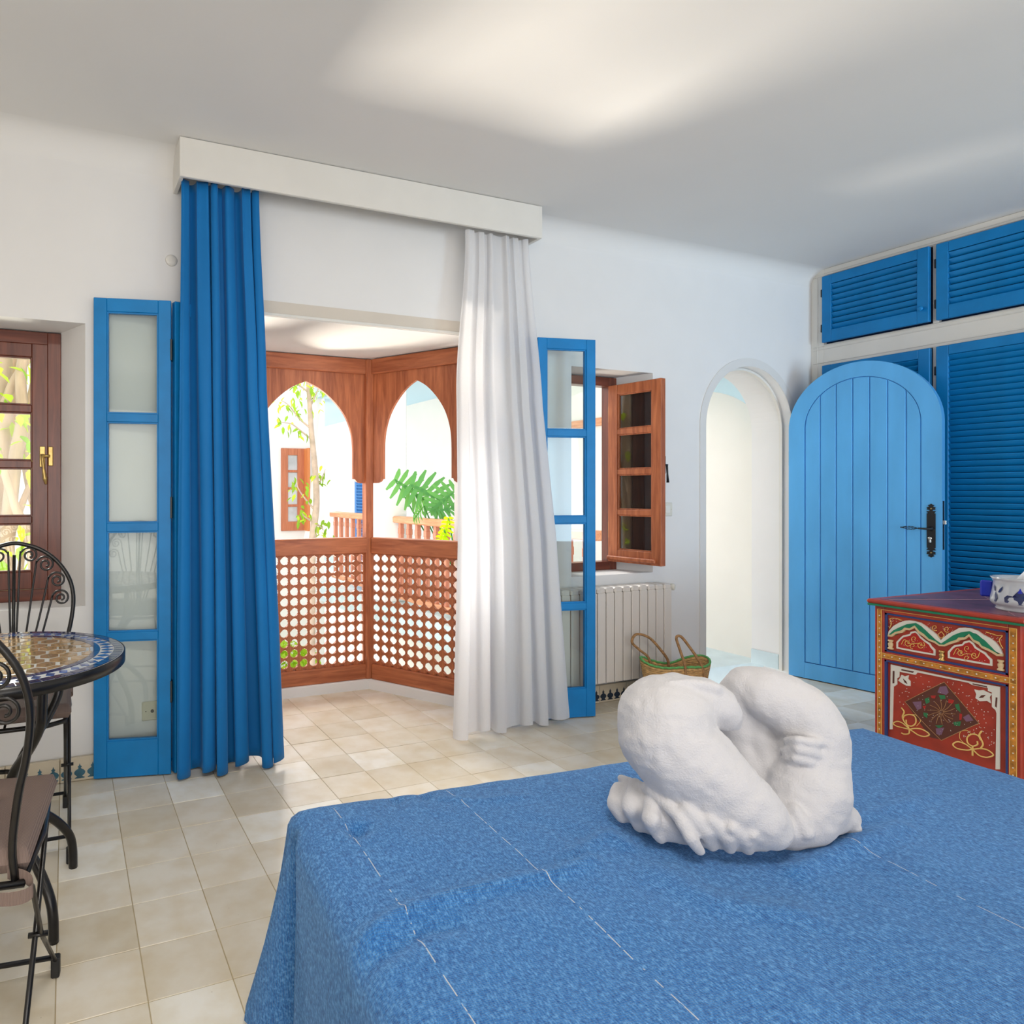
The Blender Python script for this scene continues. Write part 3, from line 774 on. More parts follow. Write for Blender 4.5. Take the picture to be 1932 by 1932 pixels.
# ------------------------------------------------------------------ BED
RB=math.radians(-4.5)
bedA=Vector((.425,1.325,0))
BW,BL,BZ=1.62,2.05,.55
Mbed=Matrix.Translation((bedA.x,bedA.y,0))@Matrix.Rotation(RB,4,'Z')   # local: x right 0..BW, y towards far end is 0, near end -BL
Mbi=Mbed.inverted()
bed=empty('bed',(bedA.x,bedA.y,0),'large bed hidden under the blue spread in the foreground','bed',rz=RB)
MB().bbox(.03,BW-.03,-BL+.03,-.03,.30,.505,.03).build('mattress',simple('mattress_ticking',(.75,.75,.76),.8),bed)
MB().bbox(.04,BW-.04,-BL+.04,-.04,.14,.30,.006).build('base',M_wooddk,bed)
for x in (.07,BW-.11):
    for y in (-.11,-BL+.07): MB().bbox(x,x+.04,y,y+.04,0,.14,.003).build('leg',M_wooddk,bed)
# bedspread
m_,nt,b=newmat('blue_woven_bedspread')
tc=coords(nt)
no=N(nt,'ShaderNodeTexNoise'); no.inputs['Scale'].default_value=120; no.inputs['Detail'].default_value=8; no.inputs['Roughness'].default_value=.72; nt.links.new(tc,no.inputs['Vector'])
mpa=N(nt,'ShaderNodeMapping'); mpa.inputs['Scale'].default_value=(22,9,9); mpa.inputs['Rotation'].default_value=(0,0,.0); tcc=N(nt,'ShaderNodeTexCoord'); nt.links.new(tcc.outputs['Object'],mpa.inputs[0])
no2=N(nt,'ShaderNodeTexNoise'); no2.inputs['Scale'].default_value=17; no2.inputs['Detail'].default_value=6; nt.links.new(mpa.outputs[0],no2.inputs['Vector'])
mixn=N(nt,'ShaderNodeMath',operation='ADD'); nt.links.new(no.outputs['Fac'],mixn.inputs[0]); nt.links.new(no2.outputs['Fac'],mixn.inputs[1])
mh=N(nt,'ShaderNodeMath',operation='MULTIPLY'); mh.inputs[1].default_value=.5; nt.links.new(mixn.outputs[0],mh.inputs[0])
c=ramp(nt,mh.outputs[0],[(.36,(.008,.075,.29)),(.50,(.035,.18,.49)),(.62,(.13,.36,.72))])
# slub threads: pale broken lines running along the bed
sx=N(nt,'ShaderNodeSeparateXYZ'); nt.links.new(tcc.outputs['Object'],sx.inputs[0])
no3=N(nt,'ShaderNodeTexNoise'); no3.inputs['Scale'].default_value=1.5; nt.links.new(tcc.outputs['Object'],no3.inputs['Vector'])
wob=N(nt,'ShaderNodeMath',operation='MULTIPLY_ADD'); wob.inputs[1].default_value=.02; nt.links.new(no3.outputs['Fac'],wob.inputs[0]); nt.links.new(sx.outputs['X'],wob.inputs[2])
prev=None
for off in (.082,.340,.93):
    d=N(nt,'ShaderNodeMath',operation='SUBTRACT'); d.inputs[1].default_value=off+.01; nt.links.new(wob.outputs[0],d.inputs[0])
    ab=N(nt,'ShaderNodeMath',operation='ABSOLUTE'); nt.links.new(d.outputs[0],ab.inputs[0])
    if prev is None: prev=ab
    else:
        mn=N(nt,'ShaderNodeMath',operation='MINIMUM'); nt.links.new(prev.outputs[0],mn.inputs[0]); nt.links.new(ab.outputs[0],mn.inputs[1]); prev=mn
lt=N(nt,'ShaderNodeMath',operation='LESS_THAN'); lt.inputs[1].default_value=.0009; nt.links.new(prev.outputs[0],lt.inputs[0])
no4=N(nt,'ShaderNodeTexNoise'); no4.inputs['Scale'].default_value=45; nt.links.new(tcc.outputs['Object'],no4.inputs['Vector'])
gt=N(nt,'ShaderNodeMath',operation='GREATER_THAN'); gt.inputs[1].default_value=.47; nt.links.new(no4.outputs['Fac'],gt.inputs[0])
ml=N(nt,'ShaderNodeMath',operation='MULTIPLY'); nt.links.new(lt.outputs[0],ml.inputs[0]); nt.links.new(gt.outputs[0],ml.inputs[1])
mm=N(nt,'ShaderNodeMath',operation='MULTIPLY'); mm.inputs[1].default_value=.75; nt.links.new(ml.outputs[0],mm.inputs[0])
mx=N(nt,'ShaderNodeMix',data_type='RGBA'); nt.links.new(mm.outputs[0],mx.inputs['Factor']); nt.links.new(c,mx.inputs['A']); mx.inputs['B'].default_value=(.72,.70,.66,1)
nt.links.new(mx.outputs['Result'],b.inputs['Base Color'])
# weave relief
wv1=N(nt,'ShaderNodeTexWave'); wv1.wave_type='BANDS'; wv1.bands_direction='X'; wv1.inputs['Scale'].default_value=70; wv1.inputs['Distortion'].default_value=.4
wv2=N(nt,'ShaderNodeTexWave'); wv2.wave_type='BANDS'; wv2.bands_direction='Y'; wv2.inputs['Scale'].default_value=95; wv2.inputs['Distortion'].default_value=.5
wv3=N(nt,'ShaderNodeTexWave'); wv3.wave_type='BANDS'; wv3.bands_direction='Z'; wv3.inputs['Scale'].default_value=80
for w in (wv1,wv2,wv3): nt.links.new(tcc.outputs['Object'],w.inputs['Vector'])
wm=N(nt,'ShaderNodeMath',operation='MULTIPLY'); nt.links.new(wv1.outputs['Fac'],wm.inputs[0]); nt.links.new(wv2.outputs['Fac'],wm.inputs[1])
ws=N(nt,'ShaderNodeMath',operation='MULTIPLY_ADD'); ws.inputs[1].default_value=2.2; nt.links.new(no.outputs['Fac'],ws.inputs[0]); nt.links.new(wm.outputs[0],ws.inputs[2])
bump(nt,b,ws.outputs[0],.75,.0022)
b.inputs['Roughness'].default_value=.85; b.inputs['Specular IOR Level'].default_value=.15; b.inputs['Sheen Weight'].default_value=.35; b.inputs['Sheen Roughness'].default_value=.5; b.inputs['Sheen Tint'].default_value=(.55,.75,1,1)
M_spread=m_
def bedloc(u,v,z=BZ):
    return Mbi@at(u,v,'Z',z)
ridges=[([(640,1800),(680,1765),(740,1728),(800,1706),(870,1690),(950,1668),(1010,1657),(1060,1648),(1120,1622)],.0075,.012),
        ([(720,1790),(800,1750),(860,1740)],-.005,.014),
        ([(640,1830),(645,1880),(650,1932)],-.012,.018),
        ([(700,1820),(690,1880),(700,1932)],.006,.016),
        ([(1080,1610),(1150,1570),(1180,1590)],.005,.012),
        ([(1500,1640),(1600,1600),(1700,1560)],.006,.020),
        ([(1250,1640),(1350,1700),(1500,1720)],.004,.03),
        ([(820,1500),(900,1510),(1000,1500)],.003,.012),
        ([(1620,1545),(1700,1520),(1760,1500)],.004,.014)]
rl=[]
for pts,h,w in ridges: rl.append(([bedloc(u,v) for u,v in pts],h,w))
dims=[(bedloc(676,1562),.022,.019),(bedloc(640,1572),-.004,.02),(bedloc(748,1503),.013,.012),(bedloc(805,1495),.014,.014),(bedloc(700,1592),.004,.008),(bedloc(1300,1590),.008,.14)]
def seg(p,a,b):
    ab=(b.x-a.x,b.y-a.y); t=((p[0]-a.x)*ab[0]+(p[1]-a.y)*ab[1])/(ab[0]**2+ab[1]**2+1e-9); t=max(0,min(1,t))
    return math.hypot(p[0]-a.x-ab[0]*t,p[1]-a.y-ab[1]*t)
def top_h(x,y):
    h=0
    if y>-1.3:
        for P,hh,w in rl:
            dmin=min(seg((x,y),P[i],P[i+1]) for i in range(len(P)-1))
            if dmin<3*w: h+=1.7*hh*math.exp(-(dmin/w)**2)
        for P,dd,w in dims:
            d=math.hypot(x-P.x,y-P.y)
            if d<3*w: h-=dd*math.exp(-(d/w)**2)
    h+=.0035*noise.noise((x*7,y*7,1.3))+.0018*noise.noise((x*19,y*16,4.1))+.0008*noise.noise((x*45,y*38,9.1))
    return h
sp=.0125
nx=int(BW/sp); ny=int(BL/sp)
V=[];Fc=[]
er=.045
x0b,x1b,y0b,y1b=er*.6,BW-er*.6,-BL+er*.6,-er*.6
def gp(i,j): return (x0b+(x1b-x0b)*i/nx, y0b+(y1b-y0b)*j/ny)
def sagh(x,y):
    # gentle fall of the padding toward the edges
    e=min(x,BW-x,-y,y+BL); return -.012*math.exp(-max(0,e)/.07)
for j in range(ny+1):
    for i in range(nx+1):
        x,y=gp(i,j); V.append((x,y,BZ+top_h(x,y)+sagh(x,y)))
for j in range(ny):
    for i in range(nx): Fc.append([j*(nx+1)+i,j*(nx+1)+i+1,(j+1)*(nx+1)+i+1,(j+1)*(nx+1)+i])
per=[(0,j) for j in range(ny+1)]+[(i,ny) for i in range(1,nx+1)]+[(nx,j) for j in range(ny-1,-1,-1)]
ring0=[j*(nx+1)+i for i,j in per]
cornerk=ny; corner2=ny+nx
drops=[.012,.028,.045]+[.045+.022*k for k in range(1,22)]
def perim(k,drop):
    i,j=per[k]; x,y=gp(i,j)
    # outward normal, blended round the corners
    nl=Vector((-1,0)); nf=Vector((0,1)); nr=Vector((1,0))
    s1=(k-cornerk)*sp; s2=(k-corner2)*sp
    t1=1/(1+math.exp(-max(-40,min(40,s1/.012)))); t2=1/(1+math.exp(-max(-40,min(40,s2/.012))))
    nrm=(nl*(1-t1)+nf*t1*(1-t2)+nr*t2).normalized()
    th=min(1,drop/er); out=er*math.sin(min(PI/2,th*PI/2))*.9
    out+=.018*max(0,drop-er)+.006*math.sin(k*.11+2*drop)*min(1,drop*3)+.010*math.sin(k*.043)*min(1,max(0,drop-er)*4)
    px_,py_=x+nrm.x*out, y+nrm.y*out
    dd=max(0,drop-.02)
    # cone shaped fold hanging off the far corners
    for s_,sg in ((s1,-1),(s2,1)):
        if abs(s_)<.2:
            w=.034+.04*dd
            sc=s_+ (.0 if sg<0 else 0)
            amt=.36*dd**.95*math.exp(-((sc-.035)/w)**2)
            px_+=sg*.56*amt; py_+=.80*amt
            if sg<0:   # dark pleat between fold and side
                gq=math.exp(-((s_+.038)/.020)**2)*min(1,dd*7)
                px_+=.115*gq; py_+=.004*gq
    # soft folds on the side
    return (px_,py_,BZ-drop+sagh(x,y)*.3+top_h(x,y)*math.exp(-drop*20))
prev_r=ring0
for d_ in drops:
    cur=[]
    for k in range(len(per)):
        cur.append(len(V)); V.append(perim(k,d_))
    for k in range(len(per)-1): Fc.append([prev_r[k],cur[k],cur[k+1],prev_r[k+1]][::-1])
    prev_r=cur
me=bpy.data.meshes.new('bedspread'); me.from_pydata(V,[],Fc); me.polygons.foreach_set('use_smooth',[True]*len(Fc)); me.materials.append(M_spread); me.update()
spread=bpy.data.objects.new('bedspread',me); COL.objects.link(spread); spread.matrix_world=Mbed
tag(spread,'rough woven blue bedspread with thin white threads draped over the bed','bedspread')

# ------------------------------------------------------------------ TOWELS (two swans forming a heart)
m_,nt,b=newmat('white_terry'); b.inputs['Base Color'].default_value=(.55,.545,.565,1); b.inputs['Roughness'].default_value=.95; b.inputs['Specular IOR Level'].default_value=.1
b.inputs['Sheen Weight'].default_value=.3; b.inputs['Subsurface Weight'].default_value=.0
no=N(nt,'ShaderNodeTexNoise'); no.inputs['Scale'].default_value=330; no.inputs['Detail'].default_value=3; nt.links.new(coords(nt),no.inputs['Vector'])
no2=N(nt,'ShaderNodeTexNoise'); no2.inputs['Scale'].default_value=45; no2.inputs['Detail'].default_value=3; nt.links.new(coords(nt),no2.inputs['Vector'])
ad=N(nt,'ShaderNodeMath',operation='MULTIPLY_ADD'); ad.inputs[1].default_value=1.5; nt.links.new(no2.outputs['Fac'],ad.inputs[0]); nt.links.new(no.outputs['Fac'],ad.inputs[2])
bump(nt,b,ad.outputs[0],.55,.0022)
M_terry=m_
def base_d(v,r): return (CAMZ-BZ)*F_PX/(v-CY+r)
def towel(name,chains,label,group,seed):
    m=MB()
    def ico(c,r):
        m.blob(c,r,22)
    for ch in chains:
        P=[]
        for (u,v,r,d) in ch:
            if d is None: d=base_d(v,r)
            elif d<0: d=(CAMZ+d)*F_PX/(v-CY)
            P.append((atd(u,v,d),r*d/F_PX))
        for i in range(len(P)-1):
            (a,ra),(b_,rb)=P[i],P[i+1]; L=(b_-a).length; n=max(2,int(L/(.22*min(ra,rb)+.0006)))
            n=min(n,40)
            for k in range(n+1):
                t=k/n; ico(a.lerp(b_,t),ra+(rb-ra)*t)
    o=m.build(name,M_terry)
    # put the origin at the base
    zs=[v_.co for v_ in o.data.vertices]; cx_=sum(p.x for p in zs)/len(zs); cy_=sum(p.y for p in zs)/len(zs)
    o.data.transform(Matrix.Translation((-cx_,-cy_,-BZ))); o.location=(cx_,cy_,BZ)
    rm=o.modifiers.new('weld','REMESH'); rm.mode='VOXEL'; rm.voxel_size=.0030; rm.use_smooth_shade=True
    sm=o.modifiers.new('soft','SMOOTH'); sm.factor=.6; sm.iterations=8
    tx=bpy.data.textures.new(name+'_folds','CLOUDS'); tx.noise_scale=.035; tx.noise_depth=1
    dp=o.modifiers.new('creases','DISPLACE'); dp.texture=tx; dp.strength=.006; dp.mid_level=.5; dp.texture_coords='LOCAL'
    tag(o,label,'towel',group); return o
def R(pts,r,d): return [(u,v,r if not isinstance(r,(list,tuple)) else r[i],d if not isinstance(d,(list,tuple)) else d[i]) for i,(u,v) in enumerate(pts)]
dn=1.255
leftneck=[(1452,1560,40,1.185),(1425,1540,56,1.19),(1385,1508,66,1.20),(1338,1470,76,1.22),(1290,1430,86,1.24),(1258,1392,87,1.255),(1256,1360,86,1.265),(1280,1340,68,1.275),(1315,1328,52,1.275),(1345,1330,42,1.27),(1368,1348,30,1.265),(1385,1364,15,1.26)]
leftbase=[(1180,1496,22,None),(1196,1512,34,None),(1222,1526,42,None),(1266,1540,46,None),(1312,1552,42,None),(1370,1562,38,None),(1430,1566,36,None)]
folds_l=[
 [(1168,1490,14,-.60),(1162,1518,16,-.585),(1174,1542,12,-.565)],
 [(1200,1482,13,-.625),(1192,1524,17,-.602),(1206,1556,13,-.565)],
 [(1236,1500,13,-.630),(1228,1545,17,-.602),(1246,1578,13,-.565)],
 [(1172,1468,7,-.608),(1228,1490,10,-.642),(1278,1538,12,-.622),(1304,1580,13,-.592),(1320,1606,10,-.565)],
 [(1296,1528,13,-.632),(1332,1566,16,-.602),(1342,1593,12,-.565)],
 [(1338,1545,13,-.622),(1372,1576,17,-.597),(1376,1600,12,-.565)],
 [(1380,1562,12,-.615),(1406,1582,16,-.592),(1410,1599,12,-.565)],
 [(1420,1575,11,-.605),(1440,1584,15,-.587),(1442,1595,11,-.565)],
 R([(1265,1288),(1310,1290),(1350,1300),(1375,1325)],[7,10,12,12],[1.240,1.240,1.245,1.255])]
towel('folded_towel',[leftneck,leftbase]+folds_l,'white towel folded into a swan, the front-left half of the heart on the bed','towel swans on the bed',3)
rightneck=[(1480,1560,44,1.24),(1505,1530,66,1.25),(1522,1490,72,1.26),(1530,1450,62,1.27),(1530,1410,62,1.28),(1528,1378,62,1.285),(1512,1350,60,1.29),(1480,1328,55,1.30),(1445,1310,50,1.31),(1415,1300,44,1.33),(1395,1312,38,1.34),(1392,1350,36,1.345),(1392,1390,34,1.345),(1395,1425,30,1.34)]
rightbase=[(1455,1560,36,None),(1500,1552,40,None),(1545,1545,36,None),(1578,1538,30,None),(1600,1540,22,None)]
def on_limb(us,v0,dv,r,cu=1530,cd=1.28,cr_=62):
    out=[]
    for k,u in enumerate(us):
        q=max(0,1-((u-cu)/cr_)**2); out.append((u,v0+dv[k],r if 0<k<len(us)-1 else r*.8,cd-.0621*math.sqrt(q)+(.006 if 0<k<len(us)-1 else .014)))
    return out
folds_r=[on_limb([1484,1505,1530,1555,1576],1398,[0,-4,1,6,4],9),on_limb([1480,1505,1530,1555,1574],1417,[0,-4,2,8,4],10),on_limb([1476,1500,1525,1550],1436,[0,-5,1,7],10),
 [(1600,1545,16,1.26),(1612,1562,12,1.26),(1600,1568,9,1.26)],
 [(1500,1530,14,-.62),(1520,1568,15,-.59),(1506,1580,10,-.563)],[(1470,1540,13,-.62),(1482,1572,14,-.59),(1494,1582,10,-.563)],[(1536,1500,14,-.64),(1556,1535,15,-.60),(1552,1560,10,-.565)],
 [(1575,1515,12,-.62),(1585,1540,14,-.60),(1580,1560,9,-.565)]]
rightfill=[(1425,1352,30,1.335),(1436,1385,36,1.330),(1448,1418,40,1.322),(1455,1452,44,1.310)]
rightin=[(1392,1400,32,1.345),(1408,1435,40,1.335),(1435,1468,46,1.315),(1468,1505,50,1.29)]
towel('folded_towel',[rightneck,rightbase,rightin,rightfill]+folds_r,'white towel folded into a swan, the back-right half of the heart on the bed','towel swans on the bed',8)

# ------------------------------------------------------------------ PAINTED CHEST
M_red=simple('painted_red',(.36,.034,.016),.42,nscale=18,var=.18,spec=.5)
M_redb=simple('bright_red_paint',(.42,.015,.010),.38)
M_dkred=simple('shadow_red_paint',(.13,.010,.010),.45)
M_chgreen=simple('chest_green_paint',(.005,.20,.10),.4,nscale=20,var=.1)
M_purp=simple('purple_top_paint',(.13,.045,.075),.38,nscale=14,var=.4,spec=.35)
M_chblue=simple('chest_blue_paint',(.02,.05,.20),.4,nscale=20,var=.1)
M_white=simple('chest_white_paint',(.72,.69,.62),.45)
M_gold=simple('gold_paint',(.78,.50,.13),.4)
M_orange=simple('ochre_band_paint',(.50,.20,.025),.4,nscale=45,var=.55)
M_beige=simple('beige_paint',(.62,.46,.26),.45)
M_brown=simple('maroon_paint',(.10,.025,.015),.45)
M_mauve=simple('mauve_paint',(.20,.10,.17),.45)
M_lime=simple('leaf_green_paint',(.02,.17,.06),.45)
PA=Vector((2.992,1.702,0)); PB=Vector((2.992,1.255,0)); pdir=(PB-PA).normalized(); CWd=(PB-PA).length; pnorm=Vector((pdir.y,-pdir.x,0)) # pointing to -X
if pnorm.x>0: pnorm=-pnorm
cang=math.atan2(pdir.y,pdir.x)
chest=empty('painted_chest',(PA.x,PA.y,0),'red painted chest with gold and white arabesque panels beside the bed','chest',rz=cang)
# local frame: +x along the front (towards the viewer), -y... compute sign: local y axis direction
ly=Vector((-math.sin(cang),math.cos(cang),0)); sgn=1 if ly.dot(pnorm)>0 else -1   # outward = sgn*y
def oy(h): return -h if sgn<0 else h     # outward offset h (positive = towards the bed)
CD=.86; CH=.734
def cf(u,v,off=0.0):
    """pixel on the chest front -> local (s,z)"""
    d=ray(u,v); A_=PA+pnorm*off; nn=pnorm; t=(A_-CO).dot(nn)/d.dot(nn); p=CO+d*t
    return ((p-PA).dot(pdir), p.z)
def plate(name,pts,h0,h1,mat,parent,px=True,off=None):
    P=[cf(u,v,off if off is not None else h1) for u,v in pts] if px else pts
    # orient
    ar=sum(P[i][0]*P[(i+1)%len(P)][1]-P[(i+1)%len(P)][0]*P[i][1] for i in range(len(P)))
    if ar<0: P=P[::-1]
    m=MB(); m.prism(P,oy(h0),oy(h1),'Y'); return m.build(name,mat,parent)
bodyd=(oy(0),oy(-CD)) ; yA,yB=min(bodyd),max(bodyd)
# body: sides, back, bottom, with front openings formed by frame pieces
m=MB()
fw_=.030
m.bbox(0,fw_*1.9,yA if sgn>0 else oy(0),yB,0,CH,.002) if False else None
body=MB()
def cb_(m,x0,x1,h0,h1,z0,z1,b=.002):
    a,b2=sorted((oy(h0),oy(h1))); return m.bbox(x0,x1,a,b2,z0,z1,b)
cb_(body,0,CWd,-CD,-.03,.04,CH-.0)
body.build('body',M_red,chest)
fr=MB(); cb_(fr,0,.033,-.03,0,0,CH); cb_(fr,CWd-.035,CWd,-.03,0,0,CH); cb_(fr,.033,CWd-.035,-.03,0,.709,CH); cb_(fr,.033,CWd-.035,-.03,0,.524,.556); cb_(fr,.033,CWd-.035,-.03,0,.02,.09)
fr.build('front_frame',M_red,chest)
# side stile seen at the right edge
sd=MB(); cb_(sd,CWd,CWd+.006,-CD+.02,-.02,.06,CH-.03); sd.build('side_panel',simple('orange_brown_side_paint',(.32,.12,.03),.4,nscale=12,var=.2),chest)
# top: board, red edge moulding, green under-edge
t_=MB(); cb_(t_,-.020,CWd+.020,-CD-.01,.022,CH+.008,CH+.025,.006); t_.build('top_board',M_red,chest)
t_=MB(); cb_(t_,-.017,CWd+.017,-CD-.01,.019,CH,CH+.0085,.002); t_.build('green_edge',M_chgreen,chest)
t_=MB(); cb_(t_,.012,CWd-.012,-CD+.02,-.012,CH+.0235,CH+.0262,.001); t_.build('purple_inlay',M_purp,chest)
t_=MB()
for a_,b2_ in (((.03,-.03),(CWd-.03,-CD+.05)),):
    t_.tube([(.035,oy(-.03),CH+.0265),(CWd*.5,oy(-CD*.55),CH+.0265)],.0012,4); t_.tube([(CWd-.03,oy(-.03),CH+.0265),(CWd*.3,oy(-CD*.55),CH+.0265)],.0010,4)
t_.build('painted_lines',simple('pale_pink_line',(.45,.25,.28),.5),chest)
# ochre bands with white dots
bands=MB(); 
cb_(bands,.012,.023,0,.0015,.05,.717,.0004); cb_(bands,.419,.434,0,.0015,.05,.719,.0004); cb_(bands,.023,.419,0,.0015,.533,.547,.0004)
bands.build('ochre_band',M_orange,chest)
lines=MB()
for x in (.010,.0235,.4165,.4345): cb_(lines,x,x+.0018,0,.002,.05,.721,.0003)
for z in (.7195,.5305,.548): cb_(lines,.010,.436,0,.002,z,z+.0018,.0003)
lines.build('gold_line',M_gold,chest)
dots=MB()
for k in range(26):
    z=.07+.0250*k
    for x in (.0175,.4265): dots.lathe([(.0026,0),(.0022,.0012)],6,M=T(x,oy(.0014),z,0,PI/2 if sgn<0 else -PI/2))
for k in range(15): dots.lathe([(.0028,0),(.0022,.0012)],6,M=T(.035+.0265*k,oy(.0014),.540,0,PI/2 if sgn<0 else -PI/2))
o=dots.build('white_dots',M_white,chest); o['kind']='stuff'
# drawer
dr=MB(); 
x0,x1,z0,z1=.033,CWd-.035,.556,.709
cb_(dr,x0,x1,-.03,-.012,z0,z1,.001); dr=dr.build('drawer',M_red,chest)
bl=MB()
for q in ((x0,x0+.008,z0,z1),(x1-.008,x1,z0,z1),(x0,x1,z0,z0+.007),(x0,x1,z1-.007,z1)): cb_(bl,q[0],q[1],-.012,-.004,q[2],q[3],.0006)
bl.build('blue_border',M_chblue,dr)
def px(z,zs=(1640,1110,1932/292.0)): return [(zs[0]+a/zs[2],zs[1]+b/zs[2]) for a,b in z]
white_up=[(228,600),(240,540),(300,470),(370,430),(440,405),(500,400),(570,410),(640,430),(700,470),(780,530),(840,580),(890,650),(930,610),(1000,560),(1060,530),(1120,495),(1190,490),(1270,500),(1350,530),(1420,580),(1500,620),(1570,670),(1620,730),(1650,790),(1665,830),(1600,800),(1540,760),(1440,650),(1340,570),(1245,540),(1140,560),(1040,600),(950,660),(895,705),(840,660),(740,560),(660,490),(580,440),(480,450),(380,500),(300,550),(260,600)]
plate('white_scallop',px(white_up),-.012,-.0045,M_white,dr)
green=[(240,580),(300,525),(380,485),(470,448),(580,432),(650,475),(740,560),(830,645),(895,690),(970,640),(1050,585),(1140,550),(1250,535),(1340,580),(1440,650),(1530,740),(1600,815),(1560,800),(1480,750),(1400,720),(1300,640),(1245,570),(1170,610),(1090,640),(1000,690),(900,720),(830,690),(740,630),(660,570),(570,470),(490,500),(420,520),(330,580),(260,600)]
plate('green_scallop',px(green),-.012,-.003,M_chgreen,dr)
beige=[(230,575),(270,580),(320,545),(400,525),(440,490),(500,500),(565,465),(620,530),(680,570),(740,630),(820,660),(870,700),(930,705),(1000,670),(1090,640),(1110,615),(1190,610),(1245,570),(1300,640),(1370,670),(1400,715),(1480,750),(1570,800),(1600,820),(1665,820),(1665,850),(1590,845),(1520,800),(1470,775),(1400,745),(1360,700),(1290,665),(1245,600),(1190,640),(1120,650),(1100,670),(1000,700),(940,725),(870,720),(810,680),(740,655),(670,600),(610,560),(565,495),(500,525),(450,520),(410,555),(330,570),(280,605),(230,600)]
plate('beige_scallop',px(beige),-.012,-.0015,M_beige,dr)
def lob(pts,inner):
    plate('white_panel',px(pts),-.012,-.008,M_white,dr); plate('red_panel',px(inner),-.012,-.0075,M_redb,dr)
lob([(338,750),(338,670),(395,610),(420,590),(505,570),(515,545),(575,530),(615,560),(640,600),(700,650),(760,690),(775,720),(825,770),(825,840),(560,795)],[(362,735),(362,680),(405,630),(430,610),(510,592),(530,565),(573,552),(600,575),(630,618),(690,668),(745,705),(760,735),(800,780),(800,815),(560,772)])
lob([(980,870),(980,790),(1035,730),(1060,710),(1160,695),(1180,665),(1250,648),(1300,680),(1330,730),(1400,775),(1450,800),(1480,840),(1535,890),(1535,970),(1240,920)],[(1008,855),(1008,800),(1050,750),(1080,732),(1170,715),(1190,690),(1248,672),(1285,700),(1315,748),(1390,795),(1435,822),(1465,855),(1505,900),(1505,942),(1240,895)])
def gcurve(mbx,pts,r,off,zs,n=6):
    P=[cf(zs[0]+a/zs[2],zs[1]+b/zs[2],off) for a,b in pts]; P3=[(s,oy(off),z) for s,z in P]
    mbx.tube(cr(P3,n),r,5,flat=1)
Z1=(1640,1110,1932/292.0); Z2=(1640,1240,1932/292.0)
gm=MB()
def spiral(c,r0,turns,a0,dirn=1,n=14,squash=1.0):
    return [(c[0]+r0*(1-.82*i/n)*math.cos(a0+dirn*turns*2*PI*i/n), c[1]+squash*r0*(1-.82*i/n)*math.sin(a0+dirn*turns*2*PI*i/n)) for i in range(n+1)]
for c in ((480,680),(640,705),(1140,800),(1310,835)): gcurve(gm,spiral(c,45,1.2,PI*.2),.0011,-.006,Z1,3)
for c in ((560,630),(1222,750),(545,720),(1222,870)): gcurve(gm,spiral(c,40,1.0,PI/2),.0010,-.006,Z1,3)
for c in ((820,490),(970,510)): gcurve(gm,spiral(c,42,1.1,PI*.3),.0011,-.004,Z1,3)
gcurve(gm,[(900,540),(860,580),(895,620),(935,590),(900,540)],.0011,-.004,Z1)
gcurve(gm,[(250,500),(275,440),(260,380),(330,375),(410,400)],.0014,-.004,Z1); gcurve(gm,[(1455,545),(1540,570),(1600,590),(1660,590),(1625,640),(1640,700),(1670,750)],.0014,-.004,Z1)
gcurve(gm,[(400,700),(440,640),(500,690),(560,690),(620,690),(690,720),(680,670)],.0011,-.006,Z1); gcurve(gm,[(1050,830),(1100,750),(1160,820),(1222,815),(1290,830),(1350,860),(1380,800)],.0011,-.006,Z1)
gm.build('gold_scrollwork',M_gold,dr)
dd=MB(); rr_=random.Random(5)
def pdots(mbx,n,poly,off,zs,r=.0013):
    k=0
    def inside(x,y):
        c=False;j=len(poly)-1
        for i in range(len(poly)):
            if ((poly[i][1]>y)!=(poly[j][1]>y)) and (x<(poly[j][0]-poly[i][0])*(y-poly[i][1])/(poly[j][1]-poly[i][1])+poly[i][0]): c=not c
            j=i
        return c
    xs=[p[0] for p in poly]; ys=[p[1] for p in poly]
    while k<n:
        x=rr_.uniform(min(xs),max(xs)); y=rr_.uniform(min(ys),max(ys))
        if inside(x,y):
            s_,z_=cf(zs[0]+x/zs[2],zs[1]+y/zs[2],off); mbx.lathe([(r,0),(r*.8,.0009)],5,M=T(s_,oy(off-.0005),z_,0,PI/2 if sgn<0 else -PI/2)); k+=1
pdots(dd,30,[(240,370),(800,440),(890,640),(700,460),(500,395),(300,460),(240,520)],-.0115,Z1); pdots(dd,34,[(900,460),(1670,590),(1665,800),(1560,660),(1300,490),(1120,490),(900,640)],-.0115,Z1)
pdots(dd,18,[(380,720),(560,570),(790,800)],-.0072,Z1,.001); pdots(dd,20,[(1020,840),(1240,690),(1490,930)],-.0072,Z1,.001)
o=dd.build('white_dots',M_white,dr); o['kind']='stuff'
for (a,b2) in ((265,700),(905,840),(1640,960)):
    s_,z_=cf(1640+a/Z1[2],1110+b2/Z1[2],-.004)
    MB().lathe([(.010,-.018),(.010,-.014),(.006,-.011),(.0085,-.002),(.0085,.004),(.005,.009),(.009,.013),(.009,.018)],10,c=(s_,oy(-.005),z_)).build('column',M_beige if a!=905 else M_brass,dr)
